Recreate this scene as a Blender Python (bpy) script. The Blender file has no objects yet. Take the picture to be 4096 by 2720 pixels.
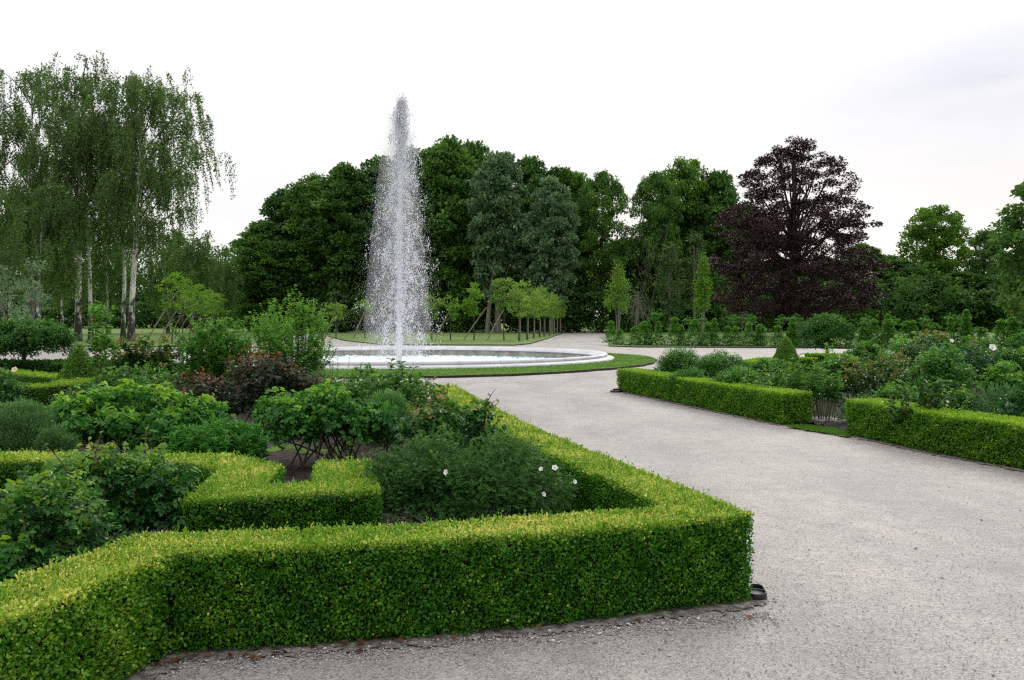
import bpy, math
import numpy as np
from mathutils import Vector

# ------------------------------------------------------------------ camera, sky, sun, exposure
scene = bpy.context.scene
COL = scene.collection
F, HOR, EYE = 906.0, 320.0, 1.62          # focal length in px of a 1024 px wide picture, horizon row, eye height

cd = bpy.data.cameras.new('camera')
cam = bpy.data.objects.new('camera', cd)
COL.objects.link(cam)
cam.location = (0, 0, EYE)
cam.rotation_euler = (math.radians(90), 0, 0)
cd.sensor_width = 36.0
cd.lens = 36.0 * F / 1024.0
cd.shift_y = -(340.0 - HOR) / 1024.0
cd.clip_start = 0.1
cd.clip_end = 3000.0
scene.camera = cam

SUN_EL, SUN_AZ = math.radians(30), math.radians(24)      # azimuth clockwise from +Y (straight ahead)
SUN_DIR = Vector((math.sin(SUN_AZ) * math.cos(SUN_EL), math.cos(SUN_AZ) * math.cos(SUN_EL), math.sin(SUN_EL)))

world = bpy.data.worlds.new('World')
scene.world = world
world.use_nodes = True
wt = world.node_tree
for n in list(wt.nodes):
    wt.nodes.remove(n)


def wn(kind, **kw):
    n = wt.nodes.new(kind)
    for k, v in kw.items():
        setattr(n, k, v)
    return n


w_out = wn('ShaderNodeOutputWorld')
w_bg = wn('ShaderNodeBackground')
w_bg.inputs['Strength'].default_value = 0.12
w_sky = wn('ShaderNodeTexSky', sky_type='NISHITA', sun_disc=False)
w_sky.sun_elevation = SUN_EL
w_sky.sun_rotation = SUN_AZ
w_tc = wn('ShaderNodeTexCoord')
w_dot = wn('ShaderNodeVectorMath', operation='DOT_PRODUCT')
w_dot.inputs[1].default_value = (SUN_DIR.x, SUN_DIR.y, SUN_DIR.z)
w_glow = wn('ShaderNodeMapRange')
w_glow.inputs['From Min'].default_value = -0.9
w_glow.inputs['From Max'].default_value = 0.75
w_glow.inputs['To Min'].default_value = 0.85
w_glow.inputs['To Max'].default_value = 1.0
w_sep = wn('ShaderNodeSeparateXYZ')         # an overcast sky is brightest overhead
w_zen = wn('ShaderNodeMapRange')
w_zen.inputs['From Min'].default_value = 0.10
w_zen.inputs['From Max'].default_value = 0.75
w_zen.inputs['To Min'].default_value = 5.7
w_zen.inputs['To Max'].default_value = 10.3
w_gz = wn('ShaderNodeMath', operation='MULTIPLY')
w_map = wn('ShaderNodeMapping')
w_map.inputs['Scale'].default_value = (1.6, 1.6, 5.0)
w_noise = wn('ShaderNodeTexNoise')
w_noise.inputs['Scale'].default_value = 1.7
w_noise.inputs['Detail'].default_value = 6.0
w_noise.inputs['Roughness'].default_value = 0.5
# the one grey cloud bank to the right
w_dist = wn('ShaderNodeVectorMath', operation='DISTANCE')
w_dsc = wn('ShaderNodeMapping')
w_dsc.inputs['Scale'].default_value = (1.0, 1.0, 2.9)
w_dist.inputs[1].default_value = (0.505, 0.835, 0.225 * 2.9)
w_cm = wn('ShaderNodeMapRange')
w_cm.inputs['From Min'].default_value = 0.36
w_cm.inputs['From Max'].default_value = 0.04
w_cn = wn('ShaderNodeMapRange')
w_cn.inputs['From Min'].default_value = 0.30
w_cn.inputs['From Max'].default_value = 0.50
w_mul = wn('ShaderNodeMath', operation='MULTIPLY')
w_tint = wn('ShaderNodeMixRGB')
w_tint.inputs['Color1'].default_value = (1.0, 0.975, 0.97, 1)
w_tint.inputs['Color2'].default_value = (0.60, 0.63, 0.72, 1)
w_soft = wn('ShaderNodeMapRange')
w_soft.inputs['From Min'].default_value = 0.3
w_soft.inputs['From Max'].default_value = 0.7
w_soft.inputs['To Min'].default_value = 0.86
w_soft.inputs['To Max'].default_value = 1.06
w_val = wn('ShaderNodeMath', operation='MULTIPLY')
w_cloud = wn('ShaderNodeVectorMath', operation='SCALE')
w_mix = wn('ShaderNodeMixRGB')
w_mix.inputs['Fac'].default_value = 0.93
L_ = wt.links.new
L_(w_tc.outputs['Generated'], w_dot.inputs[0])
L_(w_dot.outputs['Value'], w_glow.inputs['Value'])
L_(w_tc.outputs['Generated'], w_map.inputs['Vector'])
L_(w_map.outputs['Vector'], w_noise.inputs['Vector'])
L_(w_tc.outputs['Generated'], w_dsc.inputs['Vector'])
L_(w_dsc.outputs['Vector'], w_dist.inputs[0])
L_(w_dist.outputs['Value'], w_cm.inputs['Value'])
L_(w_noise.outputs['Fac'], w_cn.inputs['Value'])
L_(w_cm.outputs['Result'], w_mul.inputs[0])
L_(w_cn.outputs['Result'], w_mul.inputs[1])
L_(w_mul.outputs['Value'], w_tint.inputs['Fac'])
L_(w_noise.outputs['Fac'], w_soft.inputs['Value'])
L_(w_tc.outputs['Generated'], w_sep.inputs[0])
L_(w_sep.outputs['Z'], w_zen.inputs['Value'])
L_(w_glow.outputs['Result'], w_gz.inputs[0])
L_(w_zen.outputs['Result'], w_gz.inputs[1])
L_(w_gz.outputs['Value'], w_val.inputs[0])
L_(w_soft.outputs['Result'], w_val.inputs[1])
L_(w_tint.outputs['Color'], w_cloud.inputs[0])
L_(w_val.outputs['Value'], w_cloud.inputs['Scale'])
L_(w_sky.outputs['Color'], w_mix.inputs['Color1'])
L_(w_cloud.outputs['Vector'], w_mix.inputs['Color2'])
L_(w_mix.outputs['Color'], w_bg.inputs['Color'])
L_(w_bg.outputs['Background'], w_out.inputs['Surface'])

sd = bpy.data.lights.new('sun', 'SUN')
sd.energy = 0.9
sd.angle = math.radians(25)
sd.color = (1.0, 0.95, 0.88)
sun = bpy.data.objects.new('sun', sd)
COL.objects.link(sun)
sun.rotation_euler = SUN_DIR.to_track_quat('Z', 'Y').to_euler()

scene.view_settings.view_transform = 'Standard'
scene.view_settings.look = 'None'
scene.view_settings.exposure = 0.50
scene.view_settings.gamma = 1.0
scene.view_settings.use_curve_mapping = False
scene.render.engine = 'CYCLES'
cy = scene.cycles
cy.use_denoising = False
cy.pixel_filter_type = 'BLACKMAN_HARRIS'
cy.filter_width = 1.3
cy.max_bounces = 6
cy.diffuse_bounces = 3
cy.glossy_bounces = 3
cy.transmission_bounces = 4
cy.transparent_max_bounces = 8
cy.caustics_reflective = False
cy.caustics_refractive = False

# ------------------------------------------------------------------ helpers
PI = math.pi


def G(px, py, z=0.0):
    """point at height z seen at a pixel of the 1024 x 680 picture"""
    Y = F * (EYE - z) / (py - HOR)
    return np.array([(px - 512.0) / F * Y, Y, z])


def X(px, D):
    return (px - 512.0) / F * D


def ZH(py, D):
    return EYE - (py - HOR) / F * D


def unit(a):
    return a / np.maximum(np.linalg.norm(a, axis=-1, keepdims=True), 1e-9)


def rand_dir(r, n):
    return unit(r.normal(size=(n, 3)))


class MB:
    def __init__(s):
        s.v, s.t, s.f, s.m, s.n = [], [], [], [], 0

    def add(s, V, Fc, tone=0.5, mat=0):
        V = np.asarray(V, float).reshape(-1, 3)
        Fc = np.asarray(Fc, int)
        s.v.append(V)
        s.t.append(np.broadcast_to(np.asarray(tone, float), (len(V),)).copy())
        s.f.append(Fc + s.n)
        s.m.append(np.full(len(Fc), mat))
        s.n += len(V)

    def mesh(s, name, mats, smooth=False):
        me = bpy.data.meshes.new(name)
        V = np.concatenate(s.v)
        tot = np.concatenate([np.full(len(f), f.shape[1]) for f in s.f])
        idx = np.concatenate([f.ravel() for f in s.f])
        me.vertices.add(len(V))
        me.vertices.foreach_set('co', V.astype(np.float32).ravel())
        me.loops.add(len(idx))
        me.loops.foreach_set('vertex_index', idx.astype(np.int32))
        me.polygons.add(len(tot))
        st = np.concatenate([[0], np.cumsum(tot)[:-1]])
        me.polygons.foreach_set('loop_start', st.astype(np.int32))
        for m in mats:
            me.materials.append(m)
        me.polygons.foreach_set('material_index', np.concatenate(s.m).astype(np.int32))
        if smooth:
            me.polygons.foreach_set('use_smooth', np.ones(len(tot), dtype=bool))
        at = me.attributes.new('tone', 'FLOAT', 'POINT')
        at.data.foreach_set('value', np.concatenate(s.t).astype(np.float32))
        me.update(calc_edges=True)
        return me

    def build(s, name, mats, parent=None, smooth=False):
        if not isinstance(mats, (list, tuple)):
            mats = [mats]
        o = bpy.data.objects.new(name, s.mesh(name, mats, smooth))
        COL.objects.link(o)
        if parent is not None:
            o.parent = parent
        return o


def tag(o, label=None, cat=None, group=None, kind=None):
    if label:
        o['label'] = label
    if cat:
        o['category'] = cat
    if group:
        o['group'] = group
    if kind:
        o['kind'] = kind
    return o


def thing(name, label, cat, loc, rz=0.0, group=None):
    o = bpy.data.objects.new(name, None)
    COL.objects.link(o)
    o.location = loc
    o.rotation_euler = (0, 0, rz)
    return tag(o, label, cat, group)


def copy_tree(o, parent=None):
    c = o.copy()
    COL.objects.link(c)
    if parent is not None:
        c.parent = parent
    for ch in list(o.children):
        copy_tree(ch, c)
    return c


def leaves(mb, P, A, N, L, W, T, kind='d', mat=0, fold=0.18, droop=0.0):
    n = len(P)
    if n == 0:
        return
    A = unit(A)
    N = unit(N - A * (N * A).sum(1, keepdims=True) + 1e-6)
    S = np.cross(A, N)
    L = np.broadcast_to(np.asarray(L, float), (n,))[:, None]
    W = np.broadcast_to(np.asarray(W, float), (n,))[:, None]
    T = np.broadcast_to(np.asarray(T, float), (n,))
    if kind == 'd':
        V = np.stack([P, P + A * .45 * L + S * W * .5 + N * fold * W, P + A * L - N * droop * L,
                      P + A * .45 * L - S * W * .5 + N * fold * W], 1)
        b = np.arange(n)[:, None] * 4
        Fc = np.concatenate([b + [0, 1, 2], b + [0, 2, 3]])
        k = 4
    else:
        V = np.stack([P,
                      P + A * .28 * L + S * W * .44 + N * fold * W,
                      P + A * .66 * L + S * W * .40 + N * (fold * W - droop * .4 * L),
                      P + A * L - N * droop * L,
                      P + A * .66 * L - S * W * .40 + N * (fold * W - droop * .4 * L),
                      P + A * .28 * L - S * W * .44 + N * fold * W], 1)
        b = np.arange(n)[:, None] * 6
        Fc = np.concatenate([b + [0, 1, 2, 3], b + [0, 3, 4, 5]])
        k = 6
    mb.add(V.reshape(-1, 3), Fc, np.repeat(T, k), mat)


def compound(mb, r, P, A, N, L, W, T, pairs=2, kind='l', mat=0, droop=.15):
    """pinnate leaves: a terminal leaflet and pairs of side leaflets"""
    A = unit(A)
    N = unit(N - A * (N * A).sum(1, keepdims=True) + 1e-6)
    S = np.cross(A, N)
    L = np.broadcast_to(np.asarray(L, float), (len(P),))
    Lc = L[:, None]
    st = Lc * (0.78 * pairs + .2)
    leaves(mb, P + A * st, A - N * .25, N, L, W * L / np.mean(L), T, kind, mat, droop=droop)
    for k in range(pairs):
        for sg in (-1, 1):
            q = P + A * (st - Lc * .78 * k - .10 * Lc)
            a = A * .55 + S * sg + r.normal(size=P.shape) * .12 - N * .12
            leaves(mb, q, a, N + r.normal(size=P.shape) * .18, L * (.92 - .12 * k), W * L / np.mean(L) * (.92 - .12 * k), T, kind, mat, droop=droop)


def tube(mb, pts, rad, sides=6, mat=0, tone=0.5, cap=True):
    pts = np.asarray(pts, float)
    n = len(pts)
    rad = np.broadcast_to(np.asarray(rad, float), (n,))
    tg = unit(np.gradient(pts, axis=0))
    ref = np.array([0.0, 0, 1]) if abs(tg[0][2]) < .9 else np.array([1.0, 0, 0])
    u = unit(np.cross(np.broadcast_to(ref, tg.shape), tg))
    v = np.cross(tg, u)
    a = np.arange(sides) * 2 * PI / sides
    V = pts[:, None] + rad[:, None, None] * (u[:, None] * np.cos(a)[None, :, None] + v[:, None] * np.sin(a)[None, :, None])
    i = np.arange(n - 1)[:, None] * sides
    j = np.arange(sides)[None]
    k = (j + 1) % sides
    Fc = np.stack([i + j, i + k, i + sides + k, i + sides + j], -1).reshape(-1, 4)
    mb.add(V.reshape(-1, 3), Fc, tone, mat)
    if cap and sides in (3, 4):
        mb.add(V[-1], np.arange(sides)[None], tone, mat)
    elif cap:
        c = np.concatenate([V[-1], V[-1].mean(0, keepdims=True)])
        mb.add(c, np.stack([np.arange(sides), (np.arange(sides) + 1) % sides, np.full(sides, sides)], -1), tone, mat)


def bez(a, b, c, n=6):
    t = np.linspace(0, 1, n)[:, None]
    return (1 - t) ** 2 * np.asarray(a) + 2 * t * (1 - t) * np.asarray(b) + t * t * np.asarray(c)


def wob(x, y, s=1.0, seed=0.0):
    """smooth cheap noise about -1..1"""
    return (np.sin(x * 1.7 * s + seed) * np.cos(y * 1.3 * s - seed * 1.3) + .6 * np.sin(x * 3.9 * s + y * 2.7 * s + seed * 2.1)
            + .4 * np.cos(y * 6.1 * s - x * 4.3 * s + seed * .7)) / 2.0


def inside(pts, poly):
    poly = np.asarray(poly, float)
    x, y = pts[:, 0], pts[:, 1]
    c = np.zeros(len(pts), bool)
    j = len(poly) - 1
    for i in range(len(poly)):
        xi, yi = poly[i][:2]
        xj, yj = poly[j][:2]
        hit = ((yi > y) != (yj > y)) & (x < (xj - xi) * (y - yi) / (yj - yi + 1e-12) + xi)
        c ^= hit
        j = i
    return c


# ------------------------------------------------------------------ materials
def new_mat(name):
    m = bpy.data.materials.new(name)
    m.use_nodes = True
    nt = m.node_tree
    for n in list(nt.nodes):
        nt.nodes.remove(n)
    out = nt.nodes.new('ShaderNodeOutputMaterial')
    return m, nt, out


def leaf_mat(name, stops, rough=0.45, trans=0.3, spec=0.4, tv=1.5, gain=(1.15, 1.45, .85)):
    m, nt, out = new_mat(name)
    at = nt.nodes.new('ShaderNodeAttribute')
    at.attribute_name = 'tone'
    rp = nt.nodes.new('ShaderNodeValToRGB')
    el = rp.color_ramp.elements
    while len(el) < len(stops):
        el.new(0.5)
    for e, (p, c) in zip(el, stops):
        e.position = p
        e.color = (c[0] * gain[0], c[1] * gain[1], c[2] * gain[2], 1)
    p = nt.nodes.new('ShaderNodeBsdfPrincipled')
    p.inputs['Roughness'].default_value = rough
    p.inputs['Specular IOR Level'].default_value = spec * .75
    hs = nt.nodes.new('ShaderNodeHueSaturation')
    hs.inputs['Value'].default_value = tv
    tr = nt.nodes.new('ShaderNodeBsdfTranslucent')
    mx = nt.nodes.new('ShaderNodeMixShader')
    mx.inputs[0].default_value = trans
    k = nt.links.new
    k(at.outputs['Fac'], rp.inputs['Fac'])
    k(rp.outputs['Color'], p.inputs['Base Color'])
    k(rp.outputs['Color'], hs.inputs['Color'])
    k(hs.outputs['Color'], tr.inputs['Color'])
    k(p.outputs['BSDF'], mx.inputs[1])
    k(tr.outputs['BSDF'], mx.inputs[2])
    k(mx.outputs['Shader'], out.inputs['Surface'])
    return m


def rough_mat(name, c0, c1, scale=8.0, rough=0.85, bump=0.3, bscale=None, stretch=(1, 1, 1), lo=.35, hi=.65, spec=.3, dist=.02, detail=6):
    m, nt, out = new_mat(name)
    k = nt.links.new
    tc = nt.nodes.new('ShaderNodeTexCoord')
    mp = nt.nodes.new('ShaderNodeMapping')
    mp.inputs['Scale'].default_value = stretch
    ns = nt.nodes.new('ShaderNodeTexNoise')
    ns.inputs['Scale'].default_value = scale
    ns.inputs['Detail'].default_value = detail
    rp = nt.nodes.new('ShaderNodeValToRGB')
    rp.color_ramp.elements[0].position = lo
    rp.color_ramp.elements[1].position = hi
    rp.color_ramp.elements[0].color = (*c0, 1)
    rp.color_ramp.elements[1].color = (*c1, 1)
    p = nt.nodes.new('ShaderNodeBsdfPrincipled')
    p.inputs['Roughness'].default_value = rough
    p.inputs['Specular IOR Level'].default_value = spec
    b = nt.nodes.new('ShaderNodeBump')
    b.inputs['Strength'].default_value = bump
    b.inputs['Distance'].default_value = dist
    n2 = nt.nodes.new('ShaderNodeTexNoise')
    n2.inputs['Scale'].default_value = bscale or scale * 3
    n2.inputs['Detail'].default_value = 5
    k(tc.outputs['Object'], mp.inputs['Vector'])
    k(mp.outputs['Vector'], ns.inputs['Vector'])
    k(mp.outputs['Vector'], n2.inputs['Vector'])
    k(ns.outputs['Fac'], rp.inputs['Fac'])
    k(rp.outputs['Color'], p.inputs['Base Color'])
    k(n2.outputs['Fac'], b.inputs['Height'])
    k(b.outputs['Normal'], p.inputs['Normal'])
    k(p.outputs['BSDF'], out.inputs['Surface'])
    return m


def gravel_mat():
    m, nt, out = new_mat('gravel')
    k = nt.links.new
    tc = nt.nodes.new('ShaderNodeTexCoord')

    def noise(scale, detail=4, rough=.6):
        n = nt.nodes.new('ShaderNodeTexNoise')
        n.inputs['Scale'].default_value = scale
        n.inputs['Detail'].default_value = detail
        n.inputs['Roughness'].default_value = rough
        k(tc.outputs['Object'], n.inputs['Vector'])
        return n

    def ramp(src, stops):
        r = nt.nodes.new('ShaderNodeValToRGB')
        el = r.color_ramp.elements
        while len(el) < len(stops):
            el.new(.5)
        for e, (p, c) in zip(el, stops):
            e.position = p
            e.color = (*c, 1)
        k(src, r.inputs['Fac'])
        return r

    def mul(a, b, f=1.0):
        x = nt.nodes.new('ShaderNodeMixRGB')
        x.blend_type = 'MULTIPLY'
        x.inputs['Fac'].default_value = f
        k(a, x.inputs['Color1'])
        k(b, x.inputs['Color2'])
        return x

    big = noise(.55, 5)
    mid = noise(4.0, 6, .7)
    vor = nt.nodes.new('ShaderNodeTexVoronoi')
    vor.inputs['Scale'].default_value = 95.0
    k(tc.outputs['Object'], vor.inputs['Vector'])
    base = ramp(big.outputs['Fac'], [(.3, (.335, .323, .311)), (.7, (.425, .412, .399))])
    m2 = ramp(mid.outputs['Fac'], [(.28, (.82, .81, .80)), (.62, (1.05, 1.04, 1.03))])
    st = ramp(vor.outputs['Color'], [(.05, (.42, .41, .41)), (.4, (.92, .9, .89)), (.95, (1.4, 1.38, 1.36))])
    fine = noise(260, 2)
    fr = ramp(fine.outputs['Fac'], [(.33, (.6, .59, .59)), (.6, (1.12, 1.12, 1.12))])
    c = mul(base.outputs['Color'], m2.outputs['Color'])
    mp = nt.nodes.new('ShaderNodeMapping')
    mp.inputs['Scale'].default_value = (1.0, .35, 1.0)
    mp.inputs['Rotation'].default_value = (0, 0, .27)
    trk = noise(.9, 3)
    k(tc.outputs['Object'], mp.inputs['Vector'])
    k(mp.outputs['Vector'], trk.inputs['Vector'])
    tr = ramp(trk.outputs['Fac'], [(.36, (.85, .85, .855)), (.58, (1.05, 1.045, 1.04))])
    c = mul(c.outputs['Color'], tr.outputs['Color'])
    c = mul(c.outputs['Color'], st.outputs['Color'], .85)
    c = mul(c.outputs['Color'], fr.outputs['Color'], .9)
    p = nt.nodes.new('ShaderNodeBsdfPrincipled')
    p.inputs['Roughness'].default_value = .62
    p.inputs['Specular IOR Level'].default_value = .5
    b = nt.nodes.new('ShaderNodeBump')
    b.inputs['Strength'].default_value = .7
    b.inputs['Distance'].default_value = .012
    b2 = nt.nodes.new('ShaderNodeBump')
    b2.inputs['Strength'].default_value = .5
    b2.inputs['Distance'].default_value = .05
    k(mid.outputs['Fac'], b2.inputs['Height'])
    k(vor.outputs['Distance'], b.inputs['Height'])
    k(b2.outputs['Normal'], b.inputs['Normal'])
    k(b.outputs['Normal'], p.inputs['Normal'])
    k(c.outputs['Color'], p.inputs['Base Color'])
    k(p.outputs['BSDF'], out.inputs['Surface'])
    return m


def lawn_mat(name, c0, c1):
    m, nt, out = new_mat(name)
    k = nt.links.new
    tc = nt.nodes.new('ShaderNodeTexCoord')
    n1 = nt.nodes.new('ShaderNodeTexNoise')
    n1.inputs['Scale'].default_value = .35
    n1.inputs['Detail'].default_value = 8
    n1.inputs['Roughness'].default_value = .7
    n2 = nt.nodes.new('ShaderNodeTexNoise')
    n2.inputs['Scale'].default_value = 14
    n2.inputs['Detail'].default_value = 4
    ad = nt.nodes.new('ShaderNodeMath')
    ad.operation = 'MULTIPLY_ADD'
    ad.inputs[1].default_value = .6
    r = nt.nodes.new('ShaderNodeValToRGB')
    r.color_ramp.elements[0].position = .62
    r.color_ramp.elements[1].position = .95
    r.color_ramp.elements[0].color = (*c0, 1)
    r.color_ramp.elements[1].color = (*c1, 1)
    p = nt.nodes.new('ShaderNodeBsdfPrincipled')
    p.inputs['Roughness'].default_value = .9
    p.inputs['Specular IOR Level'].default_value = .15
    b = nt.nodes.new('ShaderNodeBump')
    b.inputs['Strength'].default_value = .8
    b.inputs['Distance'].default_value = .06
    k(tc.outputs['Object'], n1.inputs['Vector'])
    k(tc.outputs['Object'], n2.inputs['Vector'])
    k(n2.outputs['Fac'], ad.inputs[0])
    k(n1.outputs['Fac'], ad.inputs[2])
    k(ad.outputs['Value'], r.inputs['Fac'])
    k(r.outputs['Color'], p.inputs['Base Color'])
    k(n2.outputs['Fac'], b.inputs['Height'])
    k(b.outputs['Normal'], p.inputs['Normal'])
    k(p.outputs['BSDF'], out.inputs['Surface'])
    return m


def birch_mat():
    m, nt, out = new_mat('birch bark')
    k = nt.links.new
    tc = nt.nodes.new('ShaderNodeTexCoord')
    mp = nt.nodes.new('ShaderNodeMapping')
    mp.inputs['Scale'].default_value = (2.2, 2.2, 1.0)
    ns = nt.nodes.new('ShaderNodeTexNoise')
    ns.inputs['Scale'].default_value = 1.5
    ns.inputs['Detail'].default_value = 7
    ns.inputs['Roughness'].default_value = .7
    sp = nt.nodes.new('ShaderNodeSeparateXYZ')
    mr = nt.nodes.new('ShaderNodeMapRange')         # old fissured bark at the foot of the stem
    mr.inputs['From Min'].default_value = 0.3
    mr.inputs['From Max'].default_value = 5.0
    mr.inputs['To Min'].default_value = -.17
    mr.inputs['To Max'].default_value = .06
    ad = nt.nodes.new('ShaderNodeMath')
    r = nt.nodes.new('ShaderNodeValToRGB')
    r.color_ramp.elements[0].position = .40
    r.color_ramp.elements[1].position = .52
    r.color_ramp.elements[0].color = (.035, .03, .027, 1)
    r.color_ramp.elements[1].color = (.70, .69, .66, 1)
    p = nt.nodes.new('ShaderNodeBsdfPrincipled')
    p.inputs['Roughness'].default_value = .8
    k(tc.outputs['Object'], mp.inputs['Vector'])
    k(mp.outputs['Vector'], ns.inputs['Vector'])
    k(tc.outputs['Object'], sp.inputs['Vector'])
    k(sp.outputs['Z'], mr.inputs['Value'])
    k(ns.outputs['Fac'], ad.inputs[0])
    k(mr.outputs['Result'], ad.inputs[1])
    k(ad.outputs['Value'], r.inputs['Fac'])
    k(r.outputs['Color'], p.inputs['Base Color'])
    k(p.outputs['BSDF'], out.inputs['Surface'])
    return m


def plain(name, c, rough=.6, spec=.4, metal=0.0):
    m, nt, out = new_mat(name)
    p = nt.nodes.new('ShaderNodeBsdfPrincipled')
    p.inputs['Base Color'].default_value = (*c, 1)
    p.inputs['Roughness'].default_value = rough
    p.inputs['Specular IOR Level'].default_value = spec
    p.inputs['Metallic'].default_value = metal
    nt.links.new(p.outputs['BSDF'], out.inputs['Surface'])
    return m


def stone_mat():
    m = rough_mat('white stone', (.47, .485, .515), (.64, .65, .68), scale=1.6, rough=.6, bump=.15, bscale=30, lo=.3, hi=.7, spec=.3, dist=.005)
    nt = m.node_tree
    k = nt.links.new
    p = next(n for n in nt.nodes if n.type == 'BSDF_PRINCIPLED')
    src = p.inputs['Base Color'].links[0].from_socket
    tc = nt.nodes.new('ShaderNodeTexCoord')
    g = nt.nodes.new('ShaderNodeTexGradient')
    g.gradient_type = 'RADIAL'
    mu = nt.nodes.new('ShaderNodeMath')
    mu.operation = 'MULTIPLY'
    mu.inputs[1].default_value = 36
    fr = nt.nodes.new('ShaderNodeMath')
    fr.operation = 'FRACT'
    r = nt.nodes.new('ShaderNodeValToRGB')      # mortar joints between the coping blocks
    r.color_ramp.elements[0].position = .008
    r.color_ramp.elements[1].position = .02
    r.color_ramp.elements[0].color = (.55, .55, .55, 1)
    r.color_ramp.elements[1].color = (1, 1, 1, 1)
    x = nt.nodes.new('ShaderNodeMixRGB')
    x.blend_type = 'MULTIPLY'
    x.inputs['Fac'].default_value = 1
    k(tc.outputs['Object'], g.inputs['Vector'])
    k(g.outputs['Fac'], mu.inputs[0])
    k(mu.outputs['Value'], fr.inputs[0])
    k(fr.outputs['Value'], r.inputs['Fac'])
    k(src, x.inputs['Color1'])
    k(r.outputs['Color'], x.inputs['Color2'])
    k(x.outputs['Color'], p.inputs['Base Color'])
    return m


def water_mat():
    m, nt, out = new_mat('churned water')
    k = nt.links.new
    tc = nt.nodes.new('ShaderNodeTexCoord')
    n1 = nt.nodes.new('ShaderNodeTexNoise')
    n1.inputs['Scale'].default_value = 2.6
    n1.inputs['Detail'].default_value = 8
    n1.inputs['Roughness'].default_value = .72
    ln = nt.nodes.new('ShaderNodeVectorMath')
    ln.operation = 'LENGTH'
    mr = nt.nodes.new('ShaderNodeMapRange')
    mr.inputs['From Min'].default_value = 2.5
    mr.inputs['From Max'].default_value = 8.3
    mr.inputs['To Min'].default_value = .22
    mr.inputs['To Max'].default_value = -.17
    ad = nt.nodes.new('ShaderNodeMath')
    r = nt.nodes.new('ShaderNodeValToRGB')
    r.color_ramp.elements[0].position = .40
    r.color_ramp.elements[1].position = .50
    w = nt.nodes.new('ShaderNodeBsdfPrincipled')
    w.inputs['Base Color'].default_value = (.10, .34, .44, 1)
    w.inputs['Roughness'].default_value = .08
    w.inputs['IOR'].default_value = 1.33
    fo = nt.nodes.new('ShaderNodeBsdfPrincipled')
    fo.inputs['Base Color'].default_value = (.93, .97, 1.0, 1)
    fo.inputs['Roughness'].default_value = .35
    b = nt.nodes.new('ShaderNodeBump')
    b.inputs['Strength'].default_value = .9
    b.inputs['Distance'].default_value = .08
    mx = nt.nodes.new('ShaderNodeMixShader')
    k(tc.outputs['Object'], n1.inputs['Vector'])
    k(tc.outputs['Object'], ln.inputs[0])
    k(ln.outputs['Value'], mr.inputs['Value'])
    k(n1.outputs['Fac'], ad.inputs[0])
    k(mr.outputs['Result'], ad.inputs[1])
    k(ad.outputs['Value'], r.inputs['Fac'])
    k(n1.outputs['Fac'], b.inputs['Height'])
    k(b.outputs['Normal'], w.inputs['Normal'])
    k(b.outputs['Normal'], fo.inputs['Normal'])
    k(r.outputs['Color'], mx.inputs[0])
    k(w.outputs['BSDF'], mx.inputs[1])
    k(fo.outputs['BSDF'], mx.inputs[2])
    k(mx.outputs['Shader'], out.inputs['Surface'])
    return m


def spray_mat():
    m, nt, out = new_mat('spray')
    k = nt.links.new
    p = nt.nodes.new('ShaderNodeBsdfPrincipled')
    p.inputs['Base Color'].default_value = (.93, .95, 1.0, 1)
    p.inputs['Roughness'].default_value = .2
    t = nt.nodes.new('ShaderNodeBsdfTranslucent')
    t.inputs['Color'].default_value = (.95, .97, 1.0, 1)
    mx = nt.nodes.new('ShaderNodeMixShader')
    mx.inputs[0].default_value = .5
    k(p.outputs['BSDF'], mx.inputs[1])
    k(t.outputs['BSDF'], mx.inputs[2])
    k(mx.outputs['Shader'], out.inputs['Surface'])
    return m


M = {}
M['gravel'] = gravel_mat()
M['lawn'] = lawn_mat('lawn', (.085, .15, .035), (.17, .26, .075))
M['turf'] = lawn_mat('turf', (.06, .12, .02), (.12, .20, .04))
M['meadow'] = lawn_mat('meadow', (.05, .09, .02), (.10, .15, .04))
M['soil'] = rough_mat('soil', (.022, .017, .015), (.065, .054, .047), scale=9, rough=.95, bump=.9, bscale=26, dist=.05)
M['dirt'] = rough_mat('dirt', (.085, .072, .062), (.30, .275, .255), scale=22, rough=.95, bump=.8, bscale=70, dist=.02)
M['stone'] = stone_mat()
M['wall'] = rough_mat('basin wall', (.20, .19, .15), (.36, .345, .30), scale=2.2, rough=.6, bump=.1)
M['water'] = water_mat()
M['spray'] = spray_mat()
M['slab'] = rough_mat('concrete', (.20, .195, .18), (.33, .32, .30), scale=7, rough=.85, bump=.2)
M['bark'] = rough_mat('bark', (.03, .025, .02), (.10, .085, .07), scale=3, rough=.9, bump=.7, stretch=(4, 4, 1), dist=.05)
M['pale bark'] = rough_mat('pale bark', (.10, .095, .08), (.22, .21, .18), scale=3, rough=.9, bump=.5, stretch=(4, 4, 1), dist=.05)
M['birch bark'] = birch_mat()
M['stem'] = rough_mat('stem', (.05, .04, .025), (.12, .10, .06), scale=20, rough=.8, bump=.2)
M['red stem'] = rough_mat('red stem', (.10, .03, .02), (.16, .07, .04), scale=20, rough=.7, bump=.2)
M['green stem'] = rough_mat('green stem', (.06, .10, .03), (.12, .16, .05), scale=20, rough=.7, bump=.2)
M['stake'] = rough_mat('stake wood', (.16, .13, .10), (.30, .25, .20), scale=4, rough=.9, bump=.3, stretch=(5, 5, 1))
M['twig'] = rough_mat('twigs', (.010, .012, .006), (.03, .035, .015), scale=30, rough=.95, bump=1.0, bscale=60, dist=.03)
M['black'] = plain('black metal', (.012, .013, .016), .35)
M['lens'] = plain('frosted glass', (.42, .43, .45), .15)
M['hose'] = plain('brown hose', (.10, .07, .06), .6)
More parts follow.
